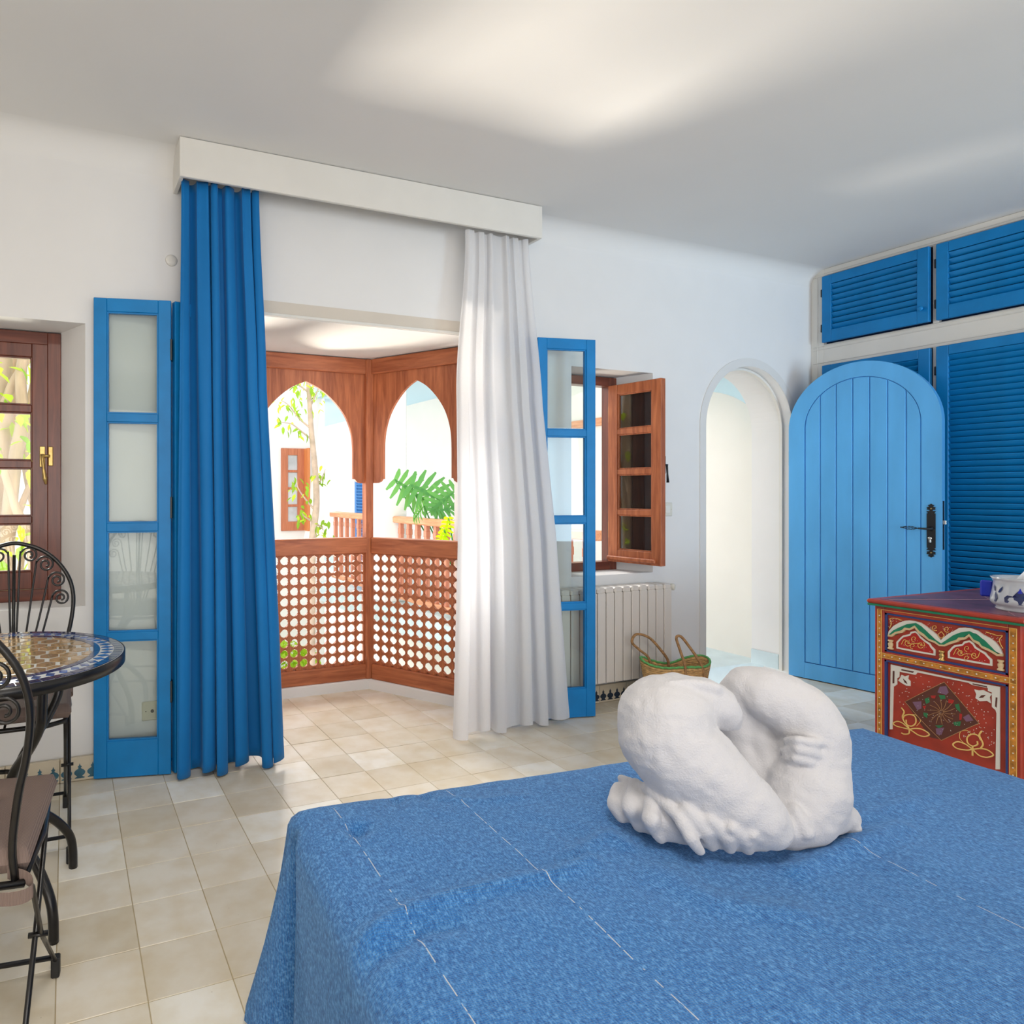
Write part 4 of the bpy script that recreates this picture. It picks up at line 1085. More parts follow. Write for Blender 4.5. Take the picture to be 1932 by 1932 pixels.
# lower door
x0,x1,z0,z1=.033,CWd-.035,.09,.524
ld=MB(); cb_(ld,x0,x1,-.03,-.014,z0,z1,.001); ld=ld.build('door',M_red,chest)
bl=MB()
for q in ((x0,x0+.007,z0,z1),(x1-.007,x1,z0,z1),(x0,x1,z1-.007,z1)): cb_(bl,q[0],q[1],-.014,-.002,q[2],q[3],.0006)
bl.build('blue_border',M_chblue,ld)
def px2(z): return px(z,Z2)
wf=[(268,90),(600,165),(1240,300),(1630,370),(1630,1400),(1575,1400),(1588,700),(1575,660),(1530,620),(1530,440),(1480,420),(1480,385),(1280,345),(1240,320),(600,190),(575,220),(372,180),(372,250),(345,260),(345,340),(300,370),(285,900),(255,900)]
plate('white_lace_frame',px2(wf),-.014,-.0095,M_white,ld)
plate('dark_lace',px2([(400,148),(560,178),(545,195),(400,165)]),-.0095,-.009,M_brown,ld); plate('dark_lace',px2([(293,170),(315,172),(313,325),(290,328)]),-.0095,-.009,M_brown,ld)
plate('dark_lace',px2([(1290,325),(1470,362),(1470,378),(1290,340)]),-.0095,-.009,M_brown,ld); plate('dark_lace',px2([(1578,500),(1600,505),(1590,630),(1570,615)]),-.0095,-.009,M_brown,ld)
plate('white_leaf',px2([(400,220),(440,240),(490,225),(480,270),(510,300),(510,360),(460,355),(400,320),(360,290),(385,260)]),-.014,-.0095,M_white,ld); plate('leaf_vein',px2([(420,265),(460,300),(475,335),(440,315)]),-.0095,-.009,M_brown,ld)
plate('white_leaf',px2([(1310,402),(1360,415),(1420,410),(1480,440),(1530,460),(1500,500),(1515,575),(1470,545),(1380,550),(1325,510),(1335,460)]),-.014,-.0095,M_white,ld); plate('leaf_vein',px2([(1365,510),(1400,475),(1455,470),(1420,505)]),-.0095,-.009,M_brown,ld)
plate('diamond_ground',px2([(935,310),(1370,825),(900,1030),(760,1000),(445,555)]),-.014,-.0125,M_brown,ld)
for P in ([(880,370),(960,360),(990,440),(960,470),(850,440)],[(540,560),(650,550),(650,640),(600,660)],[(1170,750),(1240,710),(1300,790),(1210,805)],[(830,890),(935,880),(900,970),(840,960)]): plate('mauve_flower',px2(P),-.0125,-.0118,M_mauve,ld)
for P in ([(690,520),(745,500),(755,560),(710,585)],[(865,470),(945,475),(950,520),(890,525)],[(1065,590),(1120,580),(1140,690),(1090,650)],[(1050,810),(1145,800),(1130,860),(1060,850)],[(820,850),(930,850),(870,890)],[(675,690),(730,700),(720,760),(680,730)]): plate('green_flower',px2(P),-.0125,-.0118,M_lime,ld)
for P in ([(765,480),(830,478),(820,515),(780,510)],[(990,520),(1060,540),(1040,580),(985,570)],[(665,610),(710,605),(690,655)],[(1125,705),(1160,710),(1150,780),(1125,785)]): plate('red_flower',px2(P),-.0125,-.0118,M_redb,ld)
gm=MB()
gcurve(gm,[(935,310),(1150,560),(1370,825)],.0009,-.012,Z2); gcurve(gm,[(1370,825),(1130,930),(900,1040)],.0009,-.012,Z2); gcurve(gm,[(900,1040),(680,820),(445,555)],.0009,-.012,Z2); gcurve(gm,[(445,555),(690,430),(935,310)],.0009,-.012,Z2)
for k in range(14):
    a=2*PI*k/14+.2; gcurve(gm,[(900+22*math.cos(a),685+20*math.sin(a)),(900+90*math.cos(a+.08),685+80*math.sin(a+.08)),(900+175*math.cos(a-.05),685+155*math.sin(a-.05))],.0007,-.0118,Z2,3)
gm.build('gold_rosette',simple('dull_gold_paint',(.45,.24,.09),.45),ld)
gm=MB()
def flower(dx,dy):
    for P,r in (([(400,630),(435,680),(415,740),(435,800),(480,860),(500,900)],.0026),([(500,900),(420,880),(340,860),(298,825),(350,800),(410,820),(460,860),(500,900)],.0022),
                ([(500,900),(570,890),(640,895),(700,920),(750,965),(690,990),(610,970),(550,930),(500,900)],.0024),([(460,780),(470,840),(530,860),(580,820),(570,740),(500,715),(440,730),(425,760)],.0024),
                ([(500,900),(495,950),(440,960),(400,945)],.0024),([(520,720),(580,720),(640,790),(590,860)],.0010)):
        gcurve(gm,[(a+dx,b+dy) for a,b in P],r,-.0125,Z2,5)
M_bgold=simple('bright_gold_paint',(.80,.55,.17),.4)
flower(0,0); gm.build('gold_flower',M_bgold,ld); gm=MB()
for P,r in (([(1405,920),(1375,970),(1400,1030),(1420,1090),(1385,1145)],.0026),([(1290,1150),(1220,1160),(1100,1140),(1045,1090),(1100,1055),(1190,1080),(1250,1120),(1290,1150)],.0024),
            ([(1290,1150),(1390,1140),(1480,1160),(1550,1220),(1470,1250),(1380,1230),(1320,1180),(1290,1150)],.0024),([(1350,1050),(1350,1090),(1290,1110),(1230,1070),(1225,1000),(1290,960),(1360,980),(1395,1040)],.0024),
            ([(1290,1110),(1290,1150),(1290,1230)],.0028),([(1190,1080),(1130,1010),(1140,930),(1220,915),(1270,955)],.0010)): gcurve(gm,P,r,-.0125,Z2,5)
gm.build('gold_flower',M_bgold,ld)
dd=MB()
pdots(dd,60,[(300,400),(600,230),(1200,330),(1560,660),(1560,1200),(1380,900),(930,320),(450,540),(420,620),(300,600)],-.0138,Z2,.0017)
pdots(dd,26,[(1100,1000),(1370,870),(1560,900),(1560,1130),(1420,980)],-.0138,Z2,.0017); pdots(dd,50,[(935,340),(1330,820),(900,1010),(470,560)],-.0120,Z2,.0011)
o=dd.build('white_dots',M_white,ld); o['kind']='stuff'

# ------------------------------------------------------------------ POT on chest
M_ceram=simple('pale_grey_glaze',(.50,.53,.57),.12,nscale=8,var=.06,spec=.6,coat=.5)
M_cobalt=simple('cobalt_glaze',(.010,.022,.10),.12,nscale=20,var=.4,coat=.5)
M_cobaltb=simple('bright_cobalt_glaze',(.005,.02,.42),.2,coat=.5)
pz=CH+.0262
pc_=at(1937,1156,'Z',pz)+Vector((.05,.02,0)); 
pot=empty('ceramic_pot',(pc_.x,pc_.y,pz),'pale grey ceramic pot with dark blue flower motifs on the painted chest','pot')
rt=.108
prof=[(.02,.0),(.80,.0),(.84,.05),(.80,.11),(.93,.17),(.98,.26),(.97,.36),(.93,.55),(.90,.72),(.89,.86),(.92,.93),(.97,1.0),(.92,1.0),(.84,.92),(.76,.8),(.75,.5),(.70,.2),(.02,.18)]
MB().lathe([(r*rt*.92,z*.118) for r,z in prof],40).build('body',M_ceram,pot)
# lid / tissue
def potpt(a,z,h=.0015):
    zz=z*.118; 
    # interpolate radius on outer profile
    pr2=[(.84,.05),(.80,.11),(.93,.17),(.98,.26),(.97,.36),(.93,.55),(.90,.72),(.89,.86)]
    for i in range(len(pr2)-1):
        if pr2[i][1]<=z<=pr2[i+1][1]:
            t=(z-pr2[i][1])/(pr2[i+1][1]-pr2[i][1]); r=pr2[i][0]+(pr2[i+1][0]-pr2[i][0])*t; break
    else: r=.8
    r=r*rt*.92+h; return (r*math.cos(a),r*math.sin(a),zz)
camang=math.atan2(-pc_.y,-pc_.x)
def motif(a0,pts,mat,name='motif'):
    m=MB(); P=[potpt(a0+x*1.0,z) for x,z in pts]; c=Vector((0,0,0))
    for p in P: c+=Vector(p)
    c/=len(P); c=Vector(potpt(a0+sum(x for x,z in pts)/len(pts),sum(z for x,z in pts)/len(pts),.0025)); P=[tuple(c)]+P
    m.add(P,[[0,i,i+1] for i in range(1,len(P)-1)]+[[0,len(P)-1,1]],True); m.build(name,mat,pot)
for a0 in (camang-.18,camang+1.9,camang-2.2):
    motif(a0,[(-.42,.28),(-.45,.42),(-.36,.50),(-.20,.48),(-.10,.60),(.0,.70),(.10,.60),(.22,.46),(.36,.44),(.42,.34),(.40,.26),(0,.24)],M_cobalt)
    motif(a0,[(-.08,.58),(0,.74),(.08,.58),(0,.52)],M_cobaltb,'petal')
for a0 in (camang-.95,camang+.95):
    for dx,z0,sl in ((0,.26,.1),(.1,.55,.2),(-.1,.58,-.2),(.02,.36,-.12)):
        motif(a0,[(dx-.05,z0),(dx-.06+sl*.3,z0+.1),(dx+sl*.6,z0+.20),(dx+.06+sl*.3,z0+.1),(dx+.03,z0)],M_cobalt,'leaf_motif')
MB().bbox(-.010,.010,.088,.122,.040,.100,.005,Matrix.Rotation(camang-PI/2-1.62,4,'Z')).build('handle',M_cobaltb,pot)
# folded napkin standing in pot
m=MB(); m.grid(lambda a,b:((a-.5)*.13*(1-b*.9),.02*math.sin(a*6)*(1-b)+.004,.10+b*.085),12,10,M=Matrix.Rotation(camang+PI/2,4,'Z')@Matrix.Translation((.03,0,0)))
o=m.build('paper_tissue',simple('tissue_paper',(.85,.85,.86),.9)); o.location=(pc_.x,pc_.y,pz); tag(o,'white paper tissue sticking out of the ceramic pot','tissue')

# ------------------------------------------------------------------ MOSAIC TABLE
TC=Vector((-.186,2.143,0)); TR,TZ=.350,.720
table=empty('mosaic_table',(TC.x,TC.y,0),'round mosaic topped table on black iron legs at the left edge','table')
M_mgold=simple('honey_glazed_tile',(.36,.235,.11),.10,nscale=30,var=.3,bstr=.25,bdist=.0012,objvar=.22,coat=.6)
M_mnavy=simple('navy_glazed_tile',(.012,.025,.11),.10,nscale=40,var=.3,objvar=.4,coat=.6)
M_mblue=simple('blue_glazed_tile',(.03,.10,.34),.10,nscale=40,var=.3,objvar=.4,coat=.6)
M_mwhite=simple('grey_white_mortar',(.55,.56,.55),.25,nscale=60,var=.1,coat=.3)
MB().lathe([(.01,TZ-.030),(TR-.004,TZ-.030),(TR,TZ-.027),(TR,TZ-.003),(TR-.004,TZ-.0015),(.01,TZ-.0015)],96).build('top_slab',M_mwhite,table)
MB().lathe([(TR-.002,TZ-.034),(TR+.0022,TZ-.033),(TR+.0022,TZ-.0025),(TR-.001,TZ-.0010)],96,cap=False).build('iron_edge',M_iron,table)
# outer dark ring
nO=72
def sector(r0,r1,a0,a1,z0,z1,k=3):
    P=[(r1*math.cos(a0+(a1-a0)*i/k),r1*math.sin(a0+(a1-a0)*i/k)) for i in range(k+1)]+[(r0*math.cos(a1+(a0-a1)*i/k),r0*math.sin(a1+(a0-a1)*i/k)) for i in range(k+1)]
    return MB().prism(P,z0,z1)
me=sector(.320,.3455,-PI/nO+.004,PI/nO-.004,TZ-.0015,TZ,1).mesh('tile',M_mnavy)
for k in range(nO): inst('tile',me,table,Matrix.Rotation(2*PI*k/nO,4,'Z'))
nD=52
for k in range(nD):
    pass
me=MB().prism([(.318,0),(.3015,.0125),(.285,0),(.3015,-.0125)],TZ-.0015,TZ).mesh('tile',M_mblue)
for k in range(nD): inst('tile',me,table,Matrix.Rotation(2*PI*(k+.3)/nD,4,'Z'))
nB=24
me=sector(.262,.281,-PI/nB+.003,PI/nB-.003,TZ-.0015,TZ,4).mesh('tile',M_mnavy)
for k in range(nB): inst('tile',me,table,Matrix.Rotation(2*PI*k/nB,4,'Z'))
hr=.0285
oct_=[(hr*math.cos(PI/8+PI/4*i)*(1.06),hr*math.sin(PI/8+PI/4*i)*1.06) for i in range(8)]
pit=.0555
for i in range(-6,7):
    for j in range(-6,7):
        x,y=i*pit+(pit/2 if j%2 else 0),j*pit*.90
        if math.hypot(x,y)>.258+.02: continue
        rl_=.258
        P=[]
        for (a,b2) in [(hr*1.0*math.cos(PI/3*q+PI/6)*1.02,hr*math.sin(PI/3*q+PI/6)*1.02) for q in range(6)]:
            px_,py_=x+a*.93,y+b2*.93; d=math.hypot(px_,py_)
            if d>rl_: px_*=rl_/d; py_*=rl_/d
            P.append((px_-x,py_-y))
        o=MB().prism(P,TZ-.0015,TZ+random.uniform(-.0004,.0003)).build('tile',M_mgold,table); o.location=(x,y,0); o.rotation_euler=(random.uniform(-.006,.006),random.uniform(-.006,.006),0)
for k in range(4):
    a=math.radians(37+90*k); ca,sa=math.cos(a),math.sin(a)
    pr3=[(.215,TZ-.034),(.212,.62),(.205,.56),(.160,.49),(.095,.42),(.070,.365),(.085,.30),(.140,.23),(.205,.165),(.245,.11),(.258,.06),(.260,.0)]
    MB().tube(cr([(r*ca,r*sa,z) for r,z in pr3],5),.0135,10).build('leg',M_iron,table)
m=MB(); m.tube([( .070*math.cos(t*PI/8),.070*math.sin(t*PI/8),.365) for t in range(17)],.007,8); m.tube([(.21*math.cos(t*PI/24),.21*math.sin(t*PI/24),TZ-.038) for t in range(49)],.008,8); m.build('ring',M_iron,table)
m=MB(); m.tube([(-.21*math.cos(math.radians(37)),-.21*math.sin(math.radians(37)),TZ-.04),(.21*math.cos(math.radians(37)),.21*math.sin(math.radians(37)),TZ-.04)],.009,8); m.tube([(.21*math.sin(math.radians(37)),-.21*math.cos(math.radians(37)),TZ-.04),(-.21*math.sin(math.radians(37)),.21*math.cos(math.radians(37)),TZ-.04)],.009,8); m.build('brace',M_iron,table)

# ------------------------------------------------------------------ IRON CHAIRS
m_,nt,b=newmat('taupe_ribbed_cotton'); 
w=N(nt,'ShaderNodeTexWave'); w.bands_direction='X'; w.inputs['Scale'].default_value=130; w.inputs['Distortion'].default_value=1.2; nt.links.new(coords(nt),w.inputs['Vector'])
nt.links.new(ramp(nt,w.outputs['Fac'],[(0,(.15,.105,.088)),(1,(.24,.175,.150))]),b.inputs['Base Color']); bump(nt,b,w.outputs['Fac'],.3,.001); b.inputs['Roughness'].default_value=.85
M_cush=m_
def chair(loc,rz,label):
    root=empty('iron_chair',loc,label,'chair','iron chairs at the mosaic table',rz=rz)
    W=.185; ZS=.445
    # back plane leans backwards: y = yb(z)
    def yb(z): return -.185-.15*(z-.45)
    hoop=[(W-.015,.450),(W-.018,.52),(W-.005,.62),(W+.012,.70),(W+.020,.775),(W+.012,.835),(W-.010,.885),(W-.050,.935),(W-.100,.970),(W-.150,.988),(0,.994)]
    L=[(-x,yb(z),z) for x,z in hoop]+[(x,yb(z),z) for x,z in hoop[::-1][1:]]
    MB().tube(cr(L,4),.0078,8).build('back_hoop',M_iron,root)
    # scrolls and spokes
    m=MB()
    def scroll(cx_,cz,R_,bx,bz,side):
        pts=[]
        pts.append((bx*side,bz)); 
        n=30
        # spiral from the outer-left, over the top, curling in
        st=[(cx_+R_*(1-.80*(i/n)**.85)*math.cos(PI-1.75*2*PI*i/n), cz+R_*(1-.80*(i/n)**.85)*math.sin(PI-1.75*2*PI*i/n)) for i in range(n+1)]
        p1=((bx*.35+(cx_-R_)*.65)*side, bz*.35+(cz-R_*.4)*.65)
        pts.append(p1); pts+=[(x*side,z) for x,z in st]
        m.tube(cr([(x,yb(z)-.002,z) for x,z in pts],2),.0038,6)
    for side in (1,-1):
        scroll(.052,.948,.032,.004,.50,side)
        scroll(.108,.912,.034,.020,.50,side)
        scroll(.148,.852,.033,.036,.50,side)
        scroll(.162,.785,.033,.052,.50,side)
    m.build('scrollwork',M_iron,root)
    MB().tube([(0,yb(.45),.46),(0,yb(.95),.95)],.006,8).build('centre_bar',M_iron,root)
    # seat frame
    m=MB(); fr_=[(-W,-.19),(W,-.19),(W+.005,0),(W-.01,.17),(W-.06,.20),(-W+.06,.20),(-W+.01,.17),(-W-.005,0),(-W,-.19)]
    m.tube([(x,y,ZS) for x,y in fr_],.008,8); 
    for x in (-.09,0,.09): m.tube([(x,-.185,ZS),(x,.195,ZS)],.004,6)
    m.build('seat_frame',M_iron,root)
    # legs: crossing pairs
    for sx in (-1,1):
        x=sx*(W+.004)
        MB().tube([(x-sx*.02,yb(.47),.47),(x,-.12,.40),(x,-.01,.235),(x,.20,.035)],[.0065,.006,.006,.006],8,flat=.7).build('leg',M_iron,root)
        MB().tube([(x-sx*.012,.17,.445),(x-sx*.012,.10,.36),(x-sx*.012,-.01,.235),(x-sx*.012,-.215,.035)],[.0065,.006,.006,.006],8,flat=.7).build('leg',M_iron,root)
        MB().tube([(x+sx*.014,-.01,.235),(x-sx*.026,-.01,.235)],.006,8).build('bolt',M_iron,root)
        MB().bbox(x-.010,x+.010,.188,.214,0,.048,.003).build('rubber_foot',M_rubber,root)
        MB().bbox(x-sx*.012-.010,x-sx*.012+.010,-.228,-.202,0,.048,.003).build('rubber_foot',M_rubber,root)
    MB().tube([(-W,.165,.068),(W,.165,.068)],.0062,8).build('stretcher',M_iron,root)
    MB().tube([(-W+.01,-.185,.066),(W-.01,-.185,.066)],.0062,8).build('stretcher',M_iron,root)
    # cushion with tufts
    cu=MB()
    def cfn(top):
        def fn(a,b):
            x=(a-.5)*2*(.195); y=(b-.5)*2*.185+.005
            ex=min(1,(1-abs(2*a-1))/.07); ey=min(1,(1-abs(2*b-1))/.07); e=math.sqrt(max(0,1-(1-min(ex,ey))**2))
            h=.026*e
            if top:
                h+=.006*math.sin(PI*a)*math.sin(PI*b)
                for tx_ in (-.07,.07):
                    for ty in (-.06,.07): h-=.020*math.exp(-(math.hypot(x-tx_,y-ty)/.018)**2)+.006*math.exp(-(math.hypot(x-tx_,y-ty)/.05)**2)
            return (x,y,ZS+.033+(h if top else -h*.8))
        return fn
    g1=cfn(True); g2=cfn(False)
    cu.grid(g1,44,44); cu.grid(lambda a,b:g2(1-a,b),44,44)
    cu.build('cushion',M_cush,root)
    st=MB()
    for sx in (-1,1):
        P=cr([(sx*(W-.03),-.18,ZS+.02),(sx*(W+.012),-.195,ZS+.008),(sx*(W+.016),-.203,ZS-.012),(sx*(W-.02),-.210,ZS-.016),(sx*(W-.10),-.200,ZS-.006),(sx*(W-.15),-.19,ZS+.010)],4)
        v=[];f=[]
        for p in P: v+=[p+Vector((0,0,.013)),p+Vector((0,.003,-.015))]
        for q in range(len(P)-1): f.append([2*q,2*q+1,2*q+3,2*q+2])
        st.add(v,f,True)
    st.build('cushion_strap',M_cush,root)
    return root
chair((-.178,2.535,0),PI,'black wrought iron chair on the window side of the table, taupe cushion')
chair((-.235,1.625,0),math.radians(-7),'black wrought iron chair nearest the viewer, seen from behind, taupe cushion')

# ------------------------------------------------------------------ COURTYARD
M_pave=simple('pale_paving',(.70,.66,.58),.8,nscale=6,var=.08)
gfl=simple('pale_blue_marble',(.62,.74,.78),.3,nscale=5,var=.10)
mb=MB(); mb.box(-7,9,3.3,14,-3.2,-3.0); o=mb.build('ground',M_pave); tag(o,'pale paving of the courtyard one storey below','ground',kind='structure')
mb=MB(); mb.box(-7,3.18,8.4,8.7,-3.0,2.75); o=mb.build('wall_courtyard',M_outwall); tag(o,'bright white facade across the courtyard','wall',kind='structure')
mb=MB(); mb.box(4.53,4.75,3.28,12.2,-3.0,2.9); mb.box(3.1,4.75,12.2,12.4,-3.0,2.9); o=mb.build('wall_gallery',simple('warm_white_limewash',(.82,.80,.74),.85,nscale=3,var=.02)); tag(o,'warm white wall of the gallery beyond the railings','wall',kind='structure')
mb=MB(); mb.box(3.12,4.53,3.28,12.2,-.25,0); o=mb.build('floor_gallery',gfl); tag(o,'pale blue marble floor of the gallery outside the arch','floor',kind='structure')
mb=MB(); mb.box(3.05,4.75,3.28,12.3,2.42,2.6); o=mb.build('ceiling_gallery',simple('pale_blue_soffit',(.58,.78,.88),.8)); tag(o,'pale blue soffit over the gallery','ceiling',kind='structure')
mb=MB()
def vault(a,b):
    th=math.radians(150*a); A_=Vector((AC+.392*math.cos(th),3.2805,AS+.392*math.sin(th)))
    B_=Vector((4.527,3.295+.95*a**1.35,1.66+.31*(1-(1-min(1,a*1.25))**2.3)))
    if a>.8: B_.x-= (a-.8)*2.2
    p=A_.lerp(B_,b); p.z+=.05*math.sin(PI*b)*a; return tuple(p)
mb.grid(vault,30,10)
o=mb.build('ceiling_vault',bpy.data.materials['pale_blue_soffit']); tag(o,'pale blue barrel vault just outside the arched doorway','ceiling',kind='structure')
# white pillars on the gallery edge
for y0_,lab in ((6.52,'square white pillar between the two gallery railings'),):
    o=MB().bbox(3.14,3.42,y0_,y0_+.34,0,2.42,.01).build('pillar',M_outwall); tag(o,lab,'pillar')
def railing(y0_,y1_,label):
    root=empty('gallery_railing',(3.30,(y0_+y1_)/2,0),label,'railing','wooden railings of the gallery'); L=y1_-y0_
    MB().bbox(-.055,.055,-L/2,L/2,.855,.925,.012).build('handrail',M_rl,root); MB().bbox(-.025,.025,-L/2,L/2,.05,.11,.004).build('bottom_rail',M_rl,root)
    n=int(L/.178)
    me=MB().bbox(-.022,.022,-.024,.024,.11,.857,.003).bbox(-.026,.026,-.028,.028,.74,.80,.004).mesh('baluster',M_rlz)
    for k in range(n): inst('baluster',me,root,Matrix.Translation((0,-L/2+.10+k*(L-.2)/max(1,n-1),0)))
M_rl=wood('sun_bleached_wood',(.55,.22,.10),(.80,.40,.22),'Y',.5); M_rlz=wood('sun_bleached_baluster_wood',(.45,.15,.09),(.70,.30,.18),'Z',.5)
railing(3.55,6.52,'orange-brown wooden railing in front of the large-leaved plant'); railing(6.86,8.40,'orange-brown wooden railing by the blue louvred door')
# blue louvred door on gallery wall
dl=empty('louvred_door',(4.52,10.0,0),'blue louvred door far across the gallery','door')
M_farblue=simple('faded_blue_paint',(.05,.20,.50),.5)
MB().bbox(-.04,0,-.42,-.34,.0,1.95,.003).bbox(-.04,0,.34,.42,0,1.95,.003).bbox(-.04,0,-.34,.34,1.85,1.95,.003).bbox(-.04,0,-.34,.34,0,.12,.003).bbox(-.01,0,-.34,.34,.12,1.85,.001).build('frame',M_farblue,dl)
me=MB().bbox(-.006,.006,-.34,.34,-.028,.028,.001,Matrix.Rotation(math.radians(-40),4,'Y')).mesh('slat',M_farblue)
for k in range(34): inst('slat',me,dl,Matrix.Translation((-.025,0,.15+.05*k)))
# far window with wooden frame on the facade
def far_window(xc,zc,w,h,label,leaf=True,x_off=0):
    root=empty('window_'+str(far_window.n),(xc,8.4,zc),label,'window',kind='structure'); far_window.n+=1
    MB().bbox(-w/2,-w/2+.09,-.03,.0,-h/2,h/2,.003).bbox(w/2-.09,w/2,-.03,0,-h/2,h/2,.003).bbox(-w/2+.09,w/2-.09,-.03,0,h/2-.09,h/2,.003).bbox(-w/2+.09,w/2-.09,-.03,0,-h/2,-h/2+.12,.003).build('frame',M_ow,root)
    ph=(h-.21-3*.03)/4
    for k in range(4):
        z=-h/2+.12+k*(ph+.03)
        if k: MB().bbox(-w/2+.09,w/2-.09,-.025,0,z-.03,z,.002).build('glazing_bar',M_ow,root)
        MB().box(-w/2+.09,w/2-.09,-.008,-.004,z,z+ph).build('pane',M_fp,root)
    if leaf:
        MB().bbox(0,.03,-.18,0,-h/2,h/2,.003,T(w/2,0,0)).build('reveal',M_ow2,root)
far_window.n=3
M_ow=wood('far_window_wood',(.42,.13,.06),(.60,.22,.11),'Z',.5); M_ow2=wood('sunlit_orange_wood',(.62,.20,.06),(.80,.30,.10),'Z',.5)  # reveal wood is brighter: sunlight put into its colour
M_fp=simple('pale_reflecting_glass',(.55,.60,.63),.15,nscale=4,var=.25)
far_window(2.73,1.215,.31,1.07,'small red wooden window on the facade behind the slender tree')
far_window(-3.15,1.1,.9,1.2,'red wooden window on the facade seen through the left window',leaf=False)
# kitchen-like roof lintel visible through window 2
o=MB().bbox(4.49,4.53,4.2,7.0,1.79,1.86,.004).build('wooden_lintel',M_rl); tag(o,'pale wooden lintel on the gallery wall seen through the open window','lintel')

o=MB().bbox(AC+AR-.009,AC+AR+.001,3.085,3.279,.001,.100,.002).build('baseboard_arch',gfl); tag(o,'pale blue marble baseboard tile inside the right jamb of the arched doorway','baseboard',kind='structure')
# slender tree
def leaf_mesh_(l,w,mat,name='leaf'):
    m=MB(); m.add([(0,0,0),(l*.3,w*.8,.004),(l*.65,w*.7,.002),(l,0,-.012),(l*.65,-w*.7,.002),(l*.3,-w*.8,.004),(l*.5,0,-.004)],[(0,6,1),(1,6,2),(2,6,3),(3,6,4),(4,6,5),(5,6,0)],True); return m.mesh(name,mat)
def leafmat(name,col):
    m,nt,b=newmat(name); nt.nodes.remove(b); out=nt.nodes['Material Output']
    d=N(nt,'ShaderNodeBsdfDiffuse'); d.inputs[0].default_value=tuple(col)+(1,); t=N(nt,'ShaderNodeBsdfTranslucent'); t.inputs[0].default_value=(min(1,col[0]*1.7),min(1,col[1]*1.4),col[2]*.7,1)
    x=N(nt,'ShaderNodeMixShader'); x.inputs[0].default_value=.5; nt.links.new(d.outputs[0],x.inputs[1]); nt.links.new(t.outputs[0],x.inputs[2]); nt.links.new(x.outputs[0],out.inputs[0]); return m
M_leaf=leafmat('fresh_leaf',(.22,.42,.06)); M_leaf2=leafmat('lime_leaf',(.42,.62,.08)); M_bark=simple('pale_bark',(.55,.44,.34),.85,nscale=15,var=.2,bstr=.4,bdist=.006)
ty=6.0
def tp(u,v,y=ty): return at(u,v,'Y',y)
tb=tp(588,1100); tree=empty('slender_tree',(tb.x,ty,-3.0),'slender pale-barked tree with small green leaves in the courtyard','tree')
off=Vector((tb.x,ty,-3.0))
def trunk(pts,rad,name='trunk',parent=None,o_=off,mat=None):
    MB().tube(cr([Vector(p)-o_ for p in pts],5),rad if not isinstance(rad,(list,tuple)) else [rad[0]+(rad[1]-rad[0])*i/(len(pts)*5-5) for i in range(len(pts)*5-4)],8).build(name,mat or M_bark,parent or tree)
trunk([Vector((tb.x+.05,ty,-3.0)),Vector((tb.x,ty,-1)),tp(588,1100),tp(590,1015),tp(597,950),tp(594,880),tp(588,820),tp(584,760),tp(580,700),tp(577,640),tp(580,560)],(.045,.014))
brs=[[(589,830),(570,815),(550,800),(530,797)],[(586,808),(565,790),(545,765),(530,755)],[(584,770),(600,735),(606,715)],[(582,740),(560,725),(535,720)],[(592,960),(575,940),(562,920),(560,905)],[(591,985),(575,975),(568,965)],[(593,930),(606,905),(614,885)],[(580,690),(555,665),(540,650)],[(580,700),(600,680),(612,660)],[(593,985),(606,995),(610,1000)]]
lm=[leaf_mesh_(.075,.018,M_leaf),leaf_mesh_(.065,.016,M_leaf2)]
rr=random.Random(21); nl=0
for bpts in brs:
    P=[tp(u,v,ty+rr.uniform(-.1,.1)*(i/3)) for i,(u,v) in enumerate(bpts)]
    trunk(P,(.010,.003),'branch')
    for k in range(17):
        t=rr.uniform(.35,1.0)*(len(P)-1); i=min(int(t),len(P)-2); p=P[i].lerp(P[i+1],t-i)+Vector((rr.uniform(-.07,.07),rr.uniform(-.12,.12),rr.uniform(-.06,.07)))
        M=Matrix.Translation(p-off)@Matrix.Rotation(rr.uniform(0,6.28),4,'Z')@Matrix.Rotation(rr.uniform(.2,1.4),4,'Y')@Matrix.Rotation(rr.uniform(-1,1),4,'X')@Matrix.Scale(rr.uniform(.8,1.3),4)
        inst('leaf',lm[rr.random()<.45],tree,M)
for k in range(60):
    p=tp(rr.uniform(545,615),rr.uniform(680,780),ty+rr.uniform(-.3,.3)); M=Matrix.Translation(p-off)@Matrix.Rotation(rr.uniform(0,6.28),4,'Z')@Matrix.Rotation(rr.uniform(.2,1.4),4,'Y')@Matrix.Scale(rr.uniform(.7,1.2),4)
    inst('leaf',lm[rr.random()<.5],tree,M)
